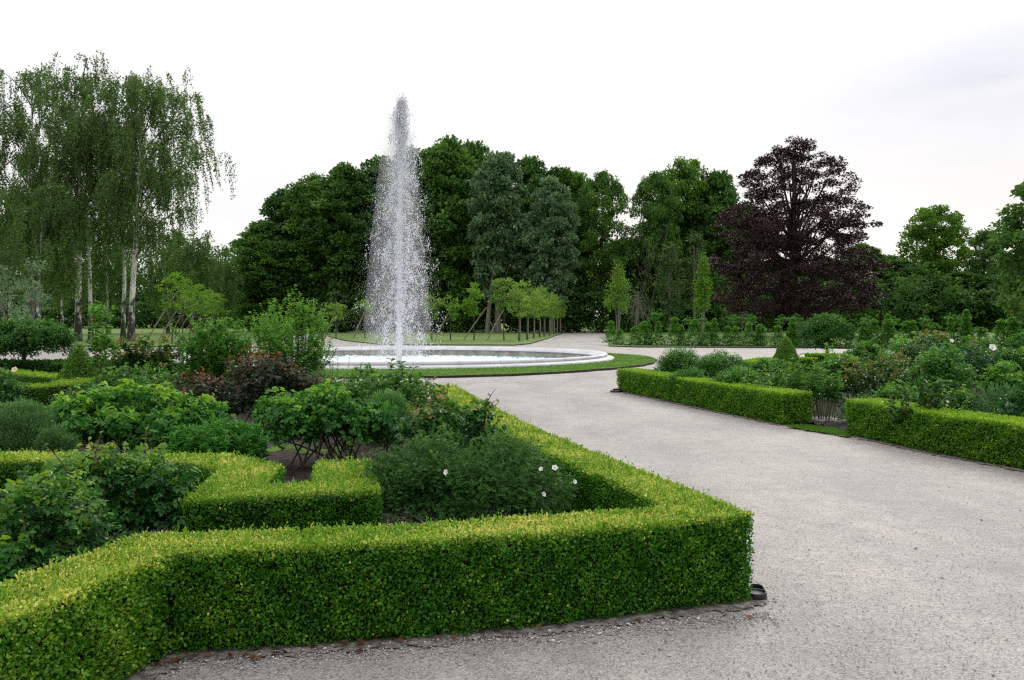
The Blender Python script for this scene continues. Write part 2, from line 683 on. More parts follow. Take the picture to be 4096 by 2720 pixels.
M['petal'] = leaf_mat('white petal', [(0, (.80, .82, .80)), (1, (.92, .92, .90))], .5, .3, tv=1.0, gain=(1, 1, 1))
M['stamen'] = plain('yellow stamens', (.45, .32, .05), .7)
M['cream'] = leaf_mat('cream petal', [(0, (.75, .68, .40)), (1, (.85, .80, .58))], .5, .3, tv=1.0, gain=(1, 1, 1))
M['pebble'] = leaf_mat('pebble', [(0, (.14, .13, .125)), (.6, (.36, .345, .33)), (1, (.66, .65, .63))], .8, .0, gain=(1, 1, 1))
M['dry leaf'] = leaf_mat('dry leaf', [(0, (.05, .025, .015)), (1, (.20, .09, .04))], .8, .1, gain=(1, 1, 1))

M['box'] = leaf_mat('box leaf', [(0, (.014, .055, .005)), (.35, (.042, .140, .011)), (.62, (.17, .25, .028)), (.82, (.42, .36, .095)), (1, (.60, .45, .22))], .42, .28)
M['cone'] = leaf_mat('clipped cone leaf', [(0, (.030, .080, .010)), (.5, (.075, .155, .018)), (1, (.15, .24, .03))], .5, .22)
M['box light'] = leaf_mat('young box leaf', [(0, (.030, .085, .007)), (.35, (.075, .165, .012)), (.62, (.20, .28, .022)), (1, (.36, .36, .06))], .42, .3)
M['yew'] = leaf_mat('topiary leaf', [(0, (.014, .055, .012)), (.5, (.045, .12, .020)), (1, (.12, .21, .04))], .5, .2)
M['rose'] = leaf_mat('rose leaf', [(0, (.008, .036, .012)), (.45, (.022, .080, .020)), (.75, (.085, .17, .022)), (1, (.22, .25, .035))], .36, .28, .38)
M['rose fresh'] = leaf_mat('fresh rose leaf', [(0, (.018, .07, .022)), (.4, (.045, .135, .028)), (.72, (.14, .25, .03)), (1, (.28, .33, .04))], .45, .32, .35)
M['rose fine'] = leaf_mat('burnet leaf', [(0, (.016, .050, .013)), (.6, (.038, .092, .022)), (1, (.085, .155, .04))], .55, .25, .25)
M['rose red'] = leaf_mat('red rose leaf', [(0, (.014, .030, .022)), (.45, (.030, .040, .030)), (.7, (.105, .035, .025)), (1, (.24, .055, .035))], .35, .25, .5)
M['rose bronze'] = leaf_mat('bronze rose leaf', [(0, (.014, .055, .020)), (.5, (.032, .095, .028)), (.78, (.12, .15, .03)), (1, (.22, .10, .03))], .36, .28, .5)
M['lily'] = leaf_mat('lily leaf', [(0, (.012, .060, .010)), (.5, (.03, .12, .018)), (1, (.08, .23, .03))], .4, .28)
M['lavender'] = leaf_mat('lavender leaf', [(0, (.030, .060, .030)), (.5, (.068, .130, .062)), (1, (.14, .22, .11))], .7, .15, .2)
M['willow'] = leaf_mat('willow leaf', [(0, (.03, .09, .02)), (.5, (.085, .19, .035)), (1, (.20, .33, .07))], .45, .35)
M['green'] = leaf_mat('garden leaf', [(0, (.018, .065, .014)), (.5, (.045, .125, .022)), (1, (.12, .22, .04))], .45, .3)
M['grey green'] = leaf_mat('grey green leaf', [(0, (.022, .060, .030)), (.5, (.045, .105, .048)), (1, (.12, .19, .08))], .5, .25)
M['peony'] = leaf_mat('peony leaf', [(0, (.014, .060, .016)), (.5, (.04, .12, .025)), (1, (.16, .24, .05))], .32, .3, .5)
M['hornbeam'] = leaf_mat('hornbeam leaf', [(0, (.016, .060, .011)), (.5, (.050, .135, .020)), (1, (.15, .26, .045))], .5, .32)
M['lime'] = leaf_mat('lime leaf', [(0, (.05, .10, .014)), (.5, (.11, .19, .022)), (1, (.22, .30, .04))], .5, .38)
M['lime brown'] = leaf_mat('dull lime leaf', [(0, (.060, .095, .022)), (.5, (.135, .20, .042)), (1, (.25, .29, .075))], .55, .4)
M['birch'] = leaf_mat('birch leaf', [(0, (.034, .064, .020)), (.5, (.070, .112, .036)), (1, (.13, .18, .065))], .6, .4)
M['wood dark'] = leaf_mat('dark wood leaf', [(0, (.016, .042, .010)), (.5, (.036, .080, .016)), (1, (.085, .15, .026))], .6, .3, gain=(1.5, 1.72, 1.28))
M['wood mid'] = leaf_mat('mid wood leaf', [(0, (.024, .058, .014)), (.5, (.054, .110, .022)), (1, (.115, .19, .034))], .6, .32, gain=(1.5, 1.72, 1.28))
M['wood bright'] = leaf_mat('bright oak leaf', [(0, (.034, .080, .010)), (.5, (.075, .145, .016)), (1, (.16, .24, .026))], .6, .42, gain=(1.25, 1.45, 1.05))
M['poplar'] = leaf_mat('poplar leaf', [(0, (.040, .076, .042)), (.5, (.085, .135, .080)), (1, (.17, .23, .15))], .6, .28, gain=(1.45, 1.62, 1.22))
M['scrub'] = leaf_mat('scrub leaf', [(0, (.03, .05, .02)), (.5, (.065, .095, .04)), (1, (.13, .16, .075))], .6, .25)
M['beech'] = leaf_mat('copper beech leaf', [(0, (.012, .005, .006)), (.5, (.030, .012, .014)), (1, (.078, .030, .030))], .42, .18, .45, tv=1.3, gain=(1, 1, 1))
M['grass'] = leaf_mat('grass blade', [(0, (.05, .11, .015)), (.5, (.09, .17, .03)), (1, (.16, .24, .06))], .6, .3)

# ------------------------------------------------------------------ the setting
FC = np.array([X(399, 37.2), 37.2])                # centre of the fountain basin
RNG = np.random.default_rng(11)


def fan_sheet(name, mat, z, xs, ys, hole=8.55, n=160):
    """a sheet reaching from the basin wall to a far rectangle"""
    mb = MB()
    a = np.arange(n) * 2 * PI / n
    rings = []
    for s in (0.0, .02, .08, .25, 1.0):
        c, d = np.cos(a), np.sin(a)
        tx = np.where(c > 0, (xs[1] - FC[0]) / np.maximum(c, 1e-9), (xs[0] - FC[0]) / np.minimum(c, -1e-9))
        ty = np.where(d > 0, (ys[1] - FC[1]) / np.maximum(d, 1e-9), (ys[0] - FC[1]) / np.minimum(d, -1e-9))
        far = np.minimum(tx, ty)
        rr = hole + (far - hole) * s
        rings.append(np.stack([FC[0] + c * rr, FC[1] + d * rr, np.full(n, z)], -1))
    V = np.concatenate(rings)
    Fc = []
    for k in range(len(rings) - 1):
        for i in range(n):
            j = (i + 1) % n
            Fc.append((k * n + i, (k + 1) * n + i, (k + 1) * n + j, k * n + j))
    mb.add(V, Fc)
    return tag(mb.build(name, mat), kind='structure')


def sheet(name, mat, poly, z):
    mb = MB()
    poly = np.asarray(poly, float)
    V = np.concatenate([poly[:, :2], np.full((len(poly), 1), z)], 1)
    mb.add(V, np.arange(len(poly))[None])
    return tag(mb.build(name, mat), kind='structure')


def raised(name, mats, poly, z0, z1, kind='structure'):
    """a turf plateau with a vertical cut edge of soil"""
    mb = MB()
    poly = np.asarray(poly, float)[:, :2]
    n = len(poly)
    top = np.concatenate([poly, np.full((n, 1), z1)], 1)
    low = np.concatenate([poly, np.full((n, 1), z0)], 1)
    mb.add(top, np.arange(n)[None], .5, 0)
    i = np.arange(n)
    j = (i + 1) % n
    mb.add(np.concatenate([low, top]), np.stack([i, j, n + j, n + i], -1), .5, 1)
    return tag(mb.build(name, mats), kind=kind)


def bumpy(name, mat, poly, step, z, amp, seed, edge=0.0):
    """a small-faced uneven sheet clipped to a polygon"""
    r = np.random.default_rng(seed)
    poly = np.asarray(poly, float)
    x0, y0 = poly[:, 0].min(), poly[:, 1].min()
    nx = int((poly[:, 0].max() - x0) / step) + 2
    ny = int((poly[:, 1].max() - y0) / step) + 2
    gx, gy = np.meshgrid(x0 + np.arange(nx) * step, y0 + np.arange(ny) * step)
    gx = gx + r.uniform(-.3, .3, gx.shape) * step
    gy = gy + r.uniform(-.3, .3, gy.shape) * step
    gz = z + amp * (r.uniform(0, 1, gx.shape) ** 2 + .5 * (wob(gx, gy, 4.0, seed) + 1))
    V = np.stack([gx, gy, gz], -1).reshape(-1, 3)
    i, j = np.meshgrid(np.arange(nx - 1), np.arange(ny - 1))
    b = (j * nx + i).ravel()
    Fc = np.stack([b, b + 1, b + nx + 1, b + nx], -1)
    c = V[Fc].mean(1)
    if edge:
        c = c + np.stack([wob(c[:, 0], c[:, 1], 9, 1), wob(c[:, 0], c[:, 1], 9, 4), np.zeros(len(c))], -1) * edge
    Fc = Fc[inside(c, poly)]
    mb = MB()
    mb.add(V, Fc)
    return tag(mb.build(name, mat, smooth=True), kind='structure')


fan_sheet('ground', M['meadow'], -.06, (-900, 900), (-200, 1600))
fan_sheet('gravel_path', M['gravel'], 0.0, (-75, 75), (-14, 125))

# lawns beyond the basin: turf plateaux with a dark cut edge
lawn_centre = [G(325, 332.8), G(329, 337), G(345, 341), G(377, 344.6), G(420, 345.4), G(480, 345.6), G(515, 345.7), G(530, 344.2), G(545, 339.8), G(562, 333.6)]
raised('lawn', [M['lawn'], M['soil']], lawn_centre, -.01, .07)
lawn_left = [G(-260, 347), G(40, 348.5), G(70, 346.6), G(160, 347.4), G(215, 346.5), G(255, 343.5), G(285, 338.5), G(300, 332.8), np.array([-46, 124.9, 0]), np.array([-140, 124.9, 0])]
raised('lawn', [M['lawn'], M['soil']], lawn_left, -.01, .07)
lawn_right = [G(607, 333.6), G(609, 346.6), G(640, 347.6), G(720, 347.9), G(790, 348.2), G(1100, 350.5), G(1300, 352), np.array([95, 124.9, 0]), np.array([12.2, 124.9, 0])]
raised('lawn', [M['lawn'], M['soil']], lawn_right, -.01, .07)
sheet('ground', M['lawn'], [(-400, 124.9), (400, 124.9), (400, 330), (-400, 330)], .03)

# turf round the basin
edge_pts = []
for k in range(96):
    a = k * 2 * PI / 96
    d = np.array([math.cos(a), math.sin(a)])
    front = max(0.0, -d[1]) ** 3
    rr = 10.45 + 1.9 * front * (1.0 if d[0] > -.5 else .6) + .05 * math.sin(a * 9) + .035 * math.sin(a * 31) + .03 * math.sin(a * 47 + 1)
    edge_pts.append(FC + d * rr)
mb = MB()
inner = np.array([FC + (np.array(p) - FC) / np.linalg.norm(np.array(p) - FC) * 8.6 for p in edge_pts])
outer = np.array(edge_pts)
n = 96
i = np.arange(n)
j = (i + 1) % n
V = np.concatenate([np.c_[inner, np.full(n, .07)], np.c_[outer, np.full(n, .07)], np.c_[outer, np.full(n, -.01)]])
mb.add(V, np.stack([i, n + i, n + j, j], -1), .5, 0)
mb.add(V, np.stack([n + i, 2 * n + i, 2 * n + j, n + j], -1), .5, 1)
tag(mb.build('turf_ring', [M['turf'], M['soil']]), kind='structure')

# grass blades on the turf ring (only countless blades: one object)
r = np.random.default_rng(3)
q = r.uniform(-13, 13, (150000, 2)) + FC
dd = np.linalg.norm(q - FC, axis=1)
ang = np.arctan2(q[:, 1] - FC[1], q[:, 0] - FC[0])
lim = np.interp((ang + 2 * PI) % (2 * PI), np.arange(97) * 2 * PI / 96, [np.linalg.norm(np.array(edge_pts[k % 96]) - FC) for k in range(97)])
q = q[(dd > 8.65) & (dd < lim - .02) & (q[:, 1] < FC[1] + 6)]
mb = MB()
P = np.c_[q, np.full(len(q), .065)]
A = np.array([0, 0, 1.0]) + r.normal(size=P.shape) * .35
leaves(mb, P, A, rand_dir(r, len(P)), r.uniform(.03, .06, len(P)), .022, np.clip(.5 + .3 * wob(q[:, 0], q[:, 1], 1.2) + r.normal(size=len(P)) * .2, 0, 1))
for poly, nb in (([(4.12, 13.62), (4.40, 12.95), (4.62, 12.45), (4.82, 12.75), (4.74, 13.35), (4.5, 13.75)], 5000), ([(-3.0, 10.9), (-2.0, 10.7), (-1.9, 11.3), (-3.0, 11.5)], 4000)):
    pl = np.array(poly)
    Q = r.uniform(size=(nb * 2, 2)) * (pl.max(0) - pl.min(0)) + pl.min(0)
    Q = Q + r.normal(size=Q.shape) * .03
    Q = Q[inside(Q, pl)]
    P = np.c_[Q, np.full(len(Q), .012)]
    leaves(mb, P, np.array([0, 0, 1.0]) + r.normal(size=P.shape) * .5, rand_dir(r, len(P)), r.uniform(.02, .05, len(P)), .009, np.clip(.3 + r.normal(size=len(P)) * .2, 0, 1))
tag(mb.build('grass', M['grass']), 'short mown green grass on the basin ring and in the bed gaps', 'grass', kind='stuff')

# ------------------------------------------------------------------ hedges
def offset_outline(pts, w):
    pts = np.asarray(pts, float)
    n = len(pts)
    t = unit(np.diff(pts, axis=0))
    nr = np.stack([-t[:, 1], t[:, 0]], -1)
    Ls, Rs = [], []
    for i in range(n):
        if i == 0:
            m, s = nr[0], 1.0
        elif i == n - 1:
            m, s = nr[-1], 1.0
        else:
            m = unit(nr[i - 1] + nr[i])
            s = min(1.0 / max(float((m * nr[i]).sum()), .35), 2.2)
        Ls.append(pts[i] + m * w / 2 * s)
        Rs.append(pts[i] - m * w / 2 * s)
    return np.array(Rs + Ls[::-1])


def hedge(label, pts, w, h, mat, seed, L=.021, dens=8500, top_tone=.66, side_tone=.22, tan=.25, shoots=240, near=6.0, name='box_hedge', group=None, twig_in=.06, rough=1.0, lighter=None):
    r = np.random.default_rng(seed)
    pts = np.asarray(pts, float)
    out = offset_outline(pts, w)
    core = offset_outline(np.concatenate([[pts[0] + unit(pts[1] - pts[0]) * twig_in], pts[1:-1], [pts[-1] + unit(pts[-2] - pts[-1]) * twig_in]]), w - 2 * twig_in)
    mb = MB()

    def thin(P):
        D = np.maximum(P[:, 1], 2.0)
        s = np.maximum(1.0, D / near)
        keep = r.uniform(size=len(P)) < 1.0 / s ** 1.7
        return keep, s

    n = len(out)
    for i in range(n):
        a, b = out[i], out[(i + 1) % n]
        e = b - a
        ln = np.linalg.norm(e)
        nn = np.array([e[1], -e[0]]) / max(ln, 1e-6)
        k = int(ln * h * dens)
        u, v = r.uniform(size=k), r.uniform(size=k) ** .95
        P = np.c_[a + e * u[:, None], .012 + v * h]
        N3 = np.array([nn[0], nn[1], 0.0])
        keep, s = thin(P)
        P, s, v = P[keep], s[keep], v[keep]
        k = len(P)
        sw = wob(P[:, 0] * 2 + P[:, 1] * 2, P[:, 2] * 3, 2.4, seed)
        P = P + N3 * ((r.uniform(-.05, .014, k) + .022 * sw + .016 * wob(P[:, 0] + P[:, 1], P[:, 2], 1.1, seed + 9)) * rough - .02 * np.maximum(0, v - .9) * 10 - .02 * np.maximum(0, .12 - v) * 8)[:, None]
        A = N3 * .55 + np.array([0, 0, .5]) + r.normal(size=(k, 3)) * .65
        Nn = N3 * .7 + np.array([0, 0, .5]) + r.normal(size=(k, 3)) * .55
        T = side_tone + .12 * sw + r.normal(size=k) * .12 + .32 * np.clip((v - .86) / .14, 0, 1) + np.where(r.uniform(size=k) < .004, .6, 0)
        if lighter:  # side leaves take a lighter tone nearer than this depth
            T = T + .15 * np.clip((lighter - P[:, 1]) / .3, 0, 1)
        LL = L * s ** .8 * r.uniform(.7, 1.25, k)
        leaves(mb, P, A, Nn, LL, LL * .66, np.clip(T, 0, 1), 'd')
    # clipped top
    lo, hi = out.min(0), out.max(0)
    k = int((hi[0] - lo[0]) * (hi[1] - lo[1]) * dens * .95)
    Q = r.uniform(size=(k, 2)) * (hi - lo) + lo
    Q = Q[inside(Q, out)]
    P = np.c_[Q, np.full(len(Q), h)]
    keep, s = thin(P)
    P, s = P[keep], s[keep]
    k = len(P)
    sw = wob(P[:, 0], P[:, 1], 3.0, seed + 2)
    P[:, 2] += (r.uniform(-.03, .008, k) + .012 * sw + .012 * wob(P[:, 0], P[:, 1], .9, seed + 4)) * rough
    A = np.array([0, 0, .75]) + r.normal(size=(k, 3)) * .6
    Nn = np.array([0, 0, .6]) + r.normal(size=(k, 3)) * .7
    sp2 = wob(P[:, 0], P[:, 1], 1.3, seed + 5)
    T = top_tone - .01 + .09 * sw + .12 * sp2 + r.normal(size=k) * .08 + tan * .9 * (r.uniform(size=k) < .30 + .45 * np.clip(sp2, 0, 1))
    LL = L * .82 * s ** .8 * r.uniform(.6, 1.25, k)
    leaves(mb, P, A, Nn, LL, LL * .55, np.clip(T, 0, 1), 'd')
    # unclipped young shoots along the top
    k = int(shoots)
    if k:
        Q = r.uniform(size=(k * 6, 2)) * (hi - lo) + lo
        Q = Q[inside(Q, out)][:k]
        D = np.maximum(Q[:, 1], 2)
        for q in range(len(Q)):
            hgt = r.uniform(.02, .06) * (1.5 if r.uniform() < .12 else 1)
            ax = unit(np.array([0, 0, 1.0]) + r.normal(size=3) * .25)
            m = 7
            tt = np.linspace(.1, 1, m)[:, None]
            P = np.array([Q[q][0], Q[q][1], h - .005]) + ax * hgt * tt
            A = ax * .9 + r.normal(size=(m, 3)) * .5
            leaves(mb, P, A, rand_dir(r, m), L * .95, L * .5, np.clip(r.normal(.52, .08), 0, 1), 'd')
    root = mb.build(name, mat)
    tag(root, label, 'hedge', group)
    cb = MB()
    n = len(core)
    lowc = np.c_[core, np.full(n, .0)]
    topc = np.c_[core, np.full(n, h - twig_in * .7)]
    i = np.arange(n)
    j = (i + 1) % n
    cb.add(np.concatenate([lowc, topc]), np.stack([i, j, n + j, n + i], -1))
    cb.add(topc, np.arange(n)[None])
    cb.build('twigs', M['twig'], root)
    return root


B0, B1, B2 = np.array([-1.80, 4.50]), np.array([1.14, 5.30]), np.array([.36, 8.0])
front_pts = [(-2.75, .9), (-2.02, 3.6), (-1.79, 4.52), (-.62, 4.73), (.30, 4.99), (1.15, 5.31), (.81, 6.55), (.43, 7.85), (.05, 9.35), (-.30, 10.9), (-.72, 13.0), (-1.15, 15.2)]
hedge('tall clipped box hedge in front with tan trimmed top, bending back along the gravel', front_pts, .38, .50, M['box'], 21, L=.020, dens=21000, shoots=1900, side_tone=.30, lighter=4.5)
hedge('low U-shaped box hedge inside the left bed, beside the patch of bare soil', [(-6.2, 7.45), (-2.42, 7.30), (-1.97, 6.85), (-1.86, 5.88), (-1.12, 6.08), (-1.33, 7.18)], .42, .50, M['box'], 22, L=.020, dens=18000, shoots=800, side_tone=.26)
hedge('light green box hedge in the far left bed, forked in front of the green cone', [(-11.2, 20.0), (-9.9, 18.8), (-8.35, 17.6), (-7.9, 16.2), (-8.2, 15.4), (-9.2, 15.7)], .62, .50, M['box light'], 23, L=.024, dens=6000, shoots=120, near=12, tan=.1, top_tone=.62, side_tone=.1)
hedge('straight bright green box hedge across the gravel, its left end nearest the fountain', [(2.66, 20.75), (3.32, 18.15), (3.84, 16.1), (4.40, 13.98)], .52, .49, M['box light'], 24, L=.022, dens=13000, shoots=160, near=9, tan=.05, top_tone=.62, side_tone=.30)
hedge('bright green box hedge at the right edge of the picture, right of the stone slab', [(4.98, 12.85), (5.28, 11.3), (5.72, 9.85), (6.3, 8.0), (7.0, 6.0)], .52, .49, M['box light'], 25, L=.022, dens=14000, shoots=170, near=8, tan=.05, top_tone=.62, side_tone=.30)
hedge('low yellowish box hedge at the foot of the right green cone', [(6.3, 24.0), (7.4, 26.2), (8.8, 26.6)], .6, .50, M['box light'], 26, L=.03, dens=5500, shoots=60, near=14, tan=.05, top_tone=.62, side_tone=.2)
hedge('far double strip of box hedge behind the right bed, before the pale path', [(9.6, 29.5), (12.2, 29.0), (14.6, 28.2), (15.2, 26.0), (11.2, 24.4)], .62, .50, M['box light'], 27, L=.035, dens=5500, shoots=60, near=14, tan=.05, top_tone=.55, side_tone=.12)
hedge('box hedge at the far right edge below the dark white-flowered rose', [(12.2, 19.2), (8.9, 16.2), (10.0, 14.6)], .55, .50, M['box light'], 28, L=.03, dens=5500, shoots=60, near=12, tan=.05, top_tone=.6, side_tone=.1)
hedge('loose dark green hedge under the left umbrella-shaped tree', [(-13.6, 22.0), (-11.0, 21.4), (-9.2, 20.9)], .7, .62, M['green'], 29, L=.06, dens=1500, shoots=160, near=20, tan=0, top_tone=.5, side_tone=.2, name='loose_hedge', rough=2.6)

# ------------------------------------------------------------------ beds
soil_left = [(-2.0, 4.7), (-1.6, 4.75), (-.5, 4.95), (.9, 5.4), (.3, 7.8), (-.35, 10.7), (-1.2, 15.0), (-2.6, 21.5), (-9, 22), (-15, 22.5), (-14, 18), (-8.5, 7.9), (-2.4, 3.9)]
bumpy('soil', M['soil'], soil_left, .075, .006, .035, 31)
soil_right = [(4.42, 14.15), (4.70, 13.75), (4.86, 13.1), (5.15, 12.2), (5.75, 10.0), (6.5, 8), (12, 12), (15, 18), (16, 30), (7, 28), (2.75, 21.0)]
bumpy('soil', M['soil'], soil_right, .09, .006, .035, 32)
bumpy('grass_strip', M['turf'], [(4.12, 13.62), (4.40, 12.95), (4.62, 12.45), (4.82, 12.75), (4.74, 13.35), (4.5, 13.75)], .05, .012, .012, 33, .04)
bumpy('grass_strip', M['turf'], [(-3.0, 10.9), (-2.0, 10.7), (-1.9, 11.3), (-3.0, 11.5)], .05, .03, .012, 34, .09)
for k, (p, w2) in enumerate([(front_pts, .55), ([(2.66, 20.75), (3.32, 18.15), (3.84, 16.1), (4.40, 13.98)], .68), ([(4.98, 12.85), (5.28, 11.3), (5.72, 9.85), (6.3, 8.0), (7.0, 6.0)], .68)]):
    bumpy('dirt_strip', M['dirt'], offset_outline(p, w2), .03 if k == 0 else .06, .003, .006, 35 + k, .05)

# loose stones and dead leaves along the front hedge
r = np.random.default_rng(41)
mb = MB()
ico = unit(np.array([[0, 0, 1], [.9, 0, .3], [.2, .9, .25], [-.8, .4, .3], [-.6, -.7, .3], [.4, -.85, .25], [.5, .4, -.5], [-.5, .1, -.6], [.1, -.5, -.6]], float))
tri = np.array([[0, 1, 2], [0, 2, 3], [0, 3, 4], [0, 4, 5], [0, 5, 1], [1, 6, 2], [2, 7, 3], [3, 7, 4], [4, 8, 5], [5, 8, 1], [2, 6, 7], [4, 7, 8], [1, 8, 6], [6, 8, 7]])


def stones(mb, r, Q, size, tone):
    for q, s, t in zip(Q, size, tone):
        V = ico * s * r.uniform(.6, 1.25, (9, 1)) * np.array([1, r.uniform(.6, 1), .6])
        a = r.uniform(0, 6.28)
        c, d = math.cos(a), math.sin(a)
        V = np.c_[V[:, 0] * c - V[:, 1] * d, V[:, 0] * d + V[:, 1] * c, V[:, 2]]
        mb.add(V + np.array([q[0], q[1], .004 + s * .25]), tri, t)


Q, S = [], []
for k in range(2400):       # along the foot of the front hedge
    t = r.uniform()
    a = np.array([-1.70, 4.28]) * (1 - t) + np.array([1.42, 5.02]) * t
    Q.append(a + np.array([.25, -.97]) * abs(r.normal(0, .10)) + r.normal(0, .02, 2))
    S.append(r.uniform(.003, .008) * (1.8 if r.uniform() < .06 else 1))
for k in range(500):
    t = r.uniform()
    a = np.array([1.42, 5.02]) * (1 - t) + np.array([.0, 10.3]) * t
    Q.append(a + np.array([.97, .25]) * abs(r.normal(0, .12)))
    S.append(r.uniform(.003, .009))
for k in range(7000):       # strewn over the gravel
    p = G(r.uniform(80, 1024), r.uniform(440, 690))
    Q.append(p[:2])
    S.append(r.uniform(.0022, .006) * (1.9 if r.uniform() < .02 else 1))
stones(mb, r, Q, S, np.clip(r.normal(.55, .25, len(Q)), 0, 1))
tag(mb.build('pebbles', M['pebble']), 'loose pale and grey stones strewn over the gravel', 'pebbles', kind='stuff')
mb = MB()
Q = np.array([np.array([-1.66, 4.30]) * (1 - t) + np.array([1.3, 5.0]) * t + np.array([.25, -.97]) * abs(r.normal(0, .05)) for t in r.uniform(0, 1, 34) ** 2.2])
P = np.c_[Q, r.uniform(.012, .03, len(Q))]
leaves(mb, P, r.normal(size=P.shape) * [1, 1, .15], np.array([0, 0, 1.0]) + r.normal(size=P.shape) * .3, .05, .03, r.uniform(0, 1, len(P)), 'l')
tag(mb.build('fallen_leaves', M['dry leaf']), 'brown fallen leaves under the front box hedge', 'leaves', kind='stuff')

# ------------------------------------------------------------------ fountain
def lathe(mb, prof, n=160, mat=0):
    prof = np.asarray(prof, float)
    a = np.arange(n) * 2 * PI / n
    V = np.stack([prof[:, None, 0] * np.cos(a), prof[:, None, 0] * np.sin(a), np.broadcast_to(prof[:, None, 1], (len(prof), n))], -1)
    i = np.arange(len(prof) - 1)[:, None] * n
    j = np.arange(n)[None]
    k = (j + 1) % n
    mb.add(V.reshape(-1, 3), np.stack([i + j, i + k, i + n + k, i + n + j], -1).reshape(-1, 4), .5, mat)


basin = thing('fountain_basin', 'large round white stone fountain basin with moulded rim', 'fountain', (FC[0], FC[1], 0))
roll = [(8.44 + .085 * math.cos(t), .235 + .065 * math.sin(t)) for t in np.linspace(-1.35, 1.9, 9)]
rim = MB()
lathe(rim, [(8.78, -.05), (8.78, .125), (8.755, .14), (8.66, .15), (8.58, .163), (8.52, .178), (8.475, .185)] + roll + [(8.34, .285), (8.22, .23), (8.12, .17), (8.08, .145), (8.08, .12)], mat=0)
rim.build('rim', M['stone'], basin, smooth=True)
wl = MB()
lathe(wl, [(8.1, .125), (8.1, .02), (8.06, .01), (8.06, -.45)])
lathe(wl, [(8.06, -.45), (4, -.45), (.05, -.45)])
wl.build('inner_wall', M['wall'], basin)

g = np.arange(-8.1, 8.11, .09)
gx, gy = np.meshgrid(g, g)
r = np.random.default_rng(51)
gz = .035 * wob(gx, gy, 2.2, 1) + .025 * wob(gx, gy, 5.1, 3) + r.normal(size=gx.shape) * .012
V = np.stack([gx, gy, gz], -1).reshape(-1, 3)
nx = len(g)
i, j = np.meshgrid(np.arange(nx - 1), np.arange(nx - 1))
b = (j * nx + i).ravel()
Fc = np.stack([b, b + 1, b + nx + 1, b + nx], -1)
Fc = Fc[np.linalg.norm(V[Fc].mean(1)[:, :2], axis=1) < 8.12]
mb = MB()
mb.add(V, Fc)
wa = mb.build('water', M['water'], smooth=True)
wa.location = (FC[0], FC[1], -.13)
tag(wa, kind='structure')

jet = thing('water_jet', 'tall white water jet with falling spray above the round basin', 'water jet', (FC[0], FC[1], -.13))
HJ = ZH(99.5, 37.2) + .13
mb = MB()
nseg = 150
zz = np.linspace(0, HJ * .93, nseg)
cx = .045 * np.sin(zz * .9) * zz / HJ + r.normal(0, .012, nseg) * zz / HJ + .10 * (zz / HJ) ** 3
cyy = r.normal(0, .02, nseg) * zz / HJ
rad = (.105 + .05 * r.uniform(-1, 1, nseg)) * np.interp(zz / HJ, [0, .15, .7, 1], [.95, 1.05, .8, .35])
tube(mb, np.stack([cx, cyy, zz], -1), rad, 8)
mb.v[0] += r.normal(0, .022, mb.v[0].shape) * np.array([1, 1, .6])
mb.build('jet_column', M['spray'], jet, smooth=True)

octa = np.array([[1, 0, 0], [-1, 0, 0], [0, 1, 0], [0, -1, 0], [0, 0, 1], [0, 0, -1]], float)
octf = np.array([[0, 2, 4], [2, 1, 4], [1, 3, 4], [3, 0, 4], [2, 0, 5], [1, 2, 5], [3, 1, 5], [0, 3, 5]])


def drops(mb, P, s, st):
    n = len(P)
    sc = np.stack([s, s, s * st], -1)
    V = P[:, None] + octa[None] * sc[:, None]
    mb.add(V.reshape(-1, 3), (np.arange(n)[:, None, None] * 6 + octf[None]).reshape(-1, 3), .5)


mb = MB()
r = np.random.default_rng(52)


def fall(n, vs, top=1.0, lo=0.02):
    s = HJ * top * r.uniform(lo, 1, n) ** .95
    t = np.sqrt(2 * s / 9.81)
    v = r.normal(0, vs, (n, 2))
    p = np.c_[v[:, 0] * t + .08 + r.normal(0, .04, n), v[:, 1] * t, HJ - s + r.uniform(-.1, .1, n)]
    return p


# loose clots of water: clusters of bigger drops
cl = fall(1050, .46)
for c in cl[(cl[:, 2] > .3)]:
    m = r.integers(4, 26)
    P = c + r.normal(size=(m, 3)) * [.06, .06, .13]
    drops(mb, P, r.uniform(.005, .017, m), r.uniform(1.2, 2.8, m))
P = fall(15000, .45)
P = P[P[:, 2] > .05]
drops(mb, P, r.uniform(.003, .009, len(P)), r.uniform(1.2, 3, len(P)))
P = np.c_[r.normal(0, .10, 5000) + .04, r.normal(0, .10, 5000), HJ * r.uniform(.15, .95, 5000)]
drops(mb, P, r.uniform(.004, .014, len(P)), r.uniform(1.2, 3, len(P)))
P = fall(60000, .50)
P[:, 0] -= .22 * np.sqrt(np.maximum(0, HJ - P[:, 2]) / HJ)      # fine mist drifting off to the left
P = P[P[:, 2] > .05]
drops(mb, P, r.uniform(.0022, .0055, len(P)), r.uniform(1, 2, len(P)))
# frayed head of the jet
for k in range(150):
    z0_ = HJ - abs(r.normal(0, 1.1)) - .05
    wd = .045 + .11 * math.sqrt(max(HJ - z0_, 0) / 2)
    c = np.array([r.normal(0, wd) + .1, r.normal(0, wd), z0_])
    m = r.integers(8, 30)
    drops(mb, c + r.normal(size=(m, 3)) * [.045, .045, .13], r.uniform(.006, .026, m), r.uniform(1.2, 3.2, m))
sp = mb.build('spray', M['spray'], jet)
sp['kind'] = 'stuff'
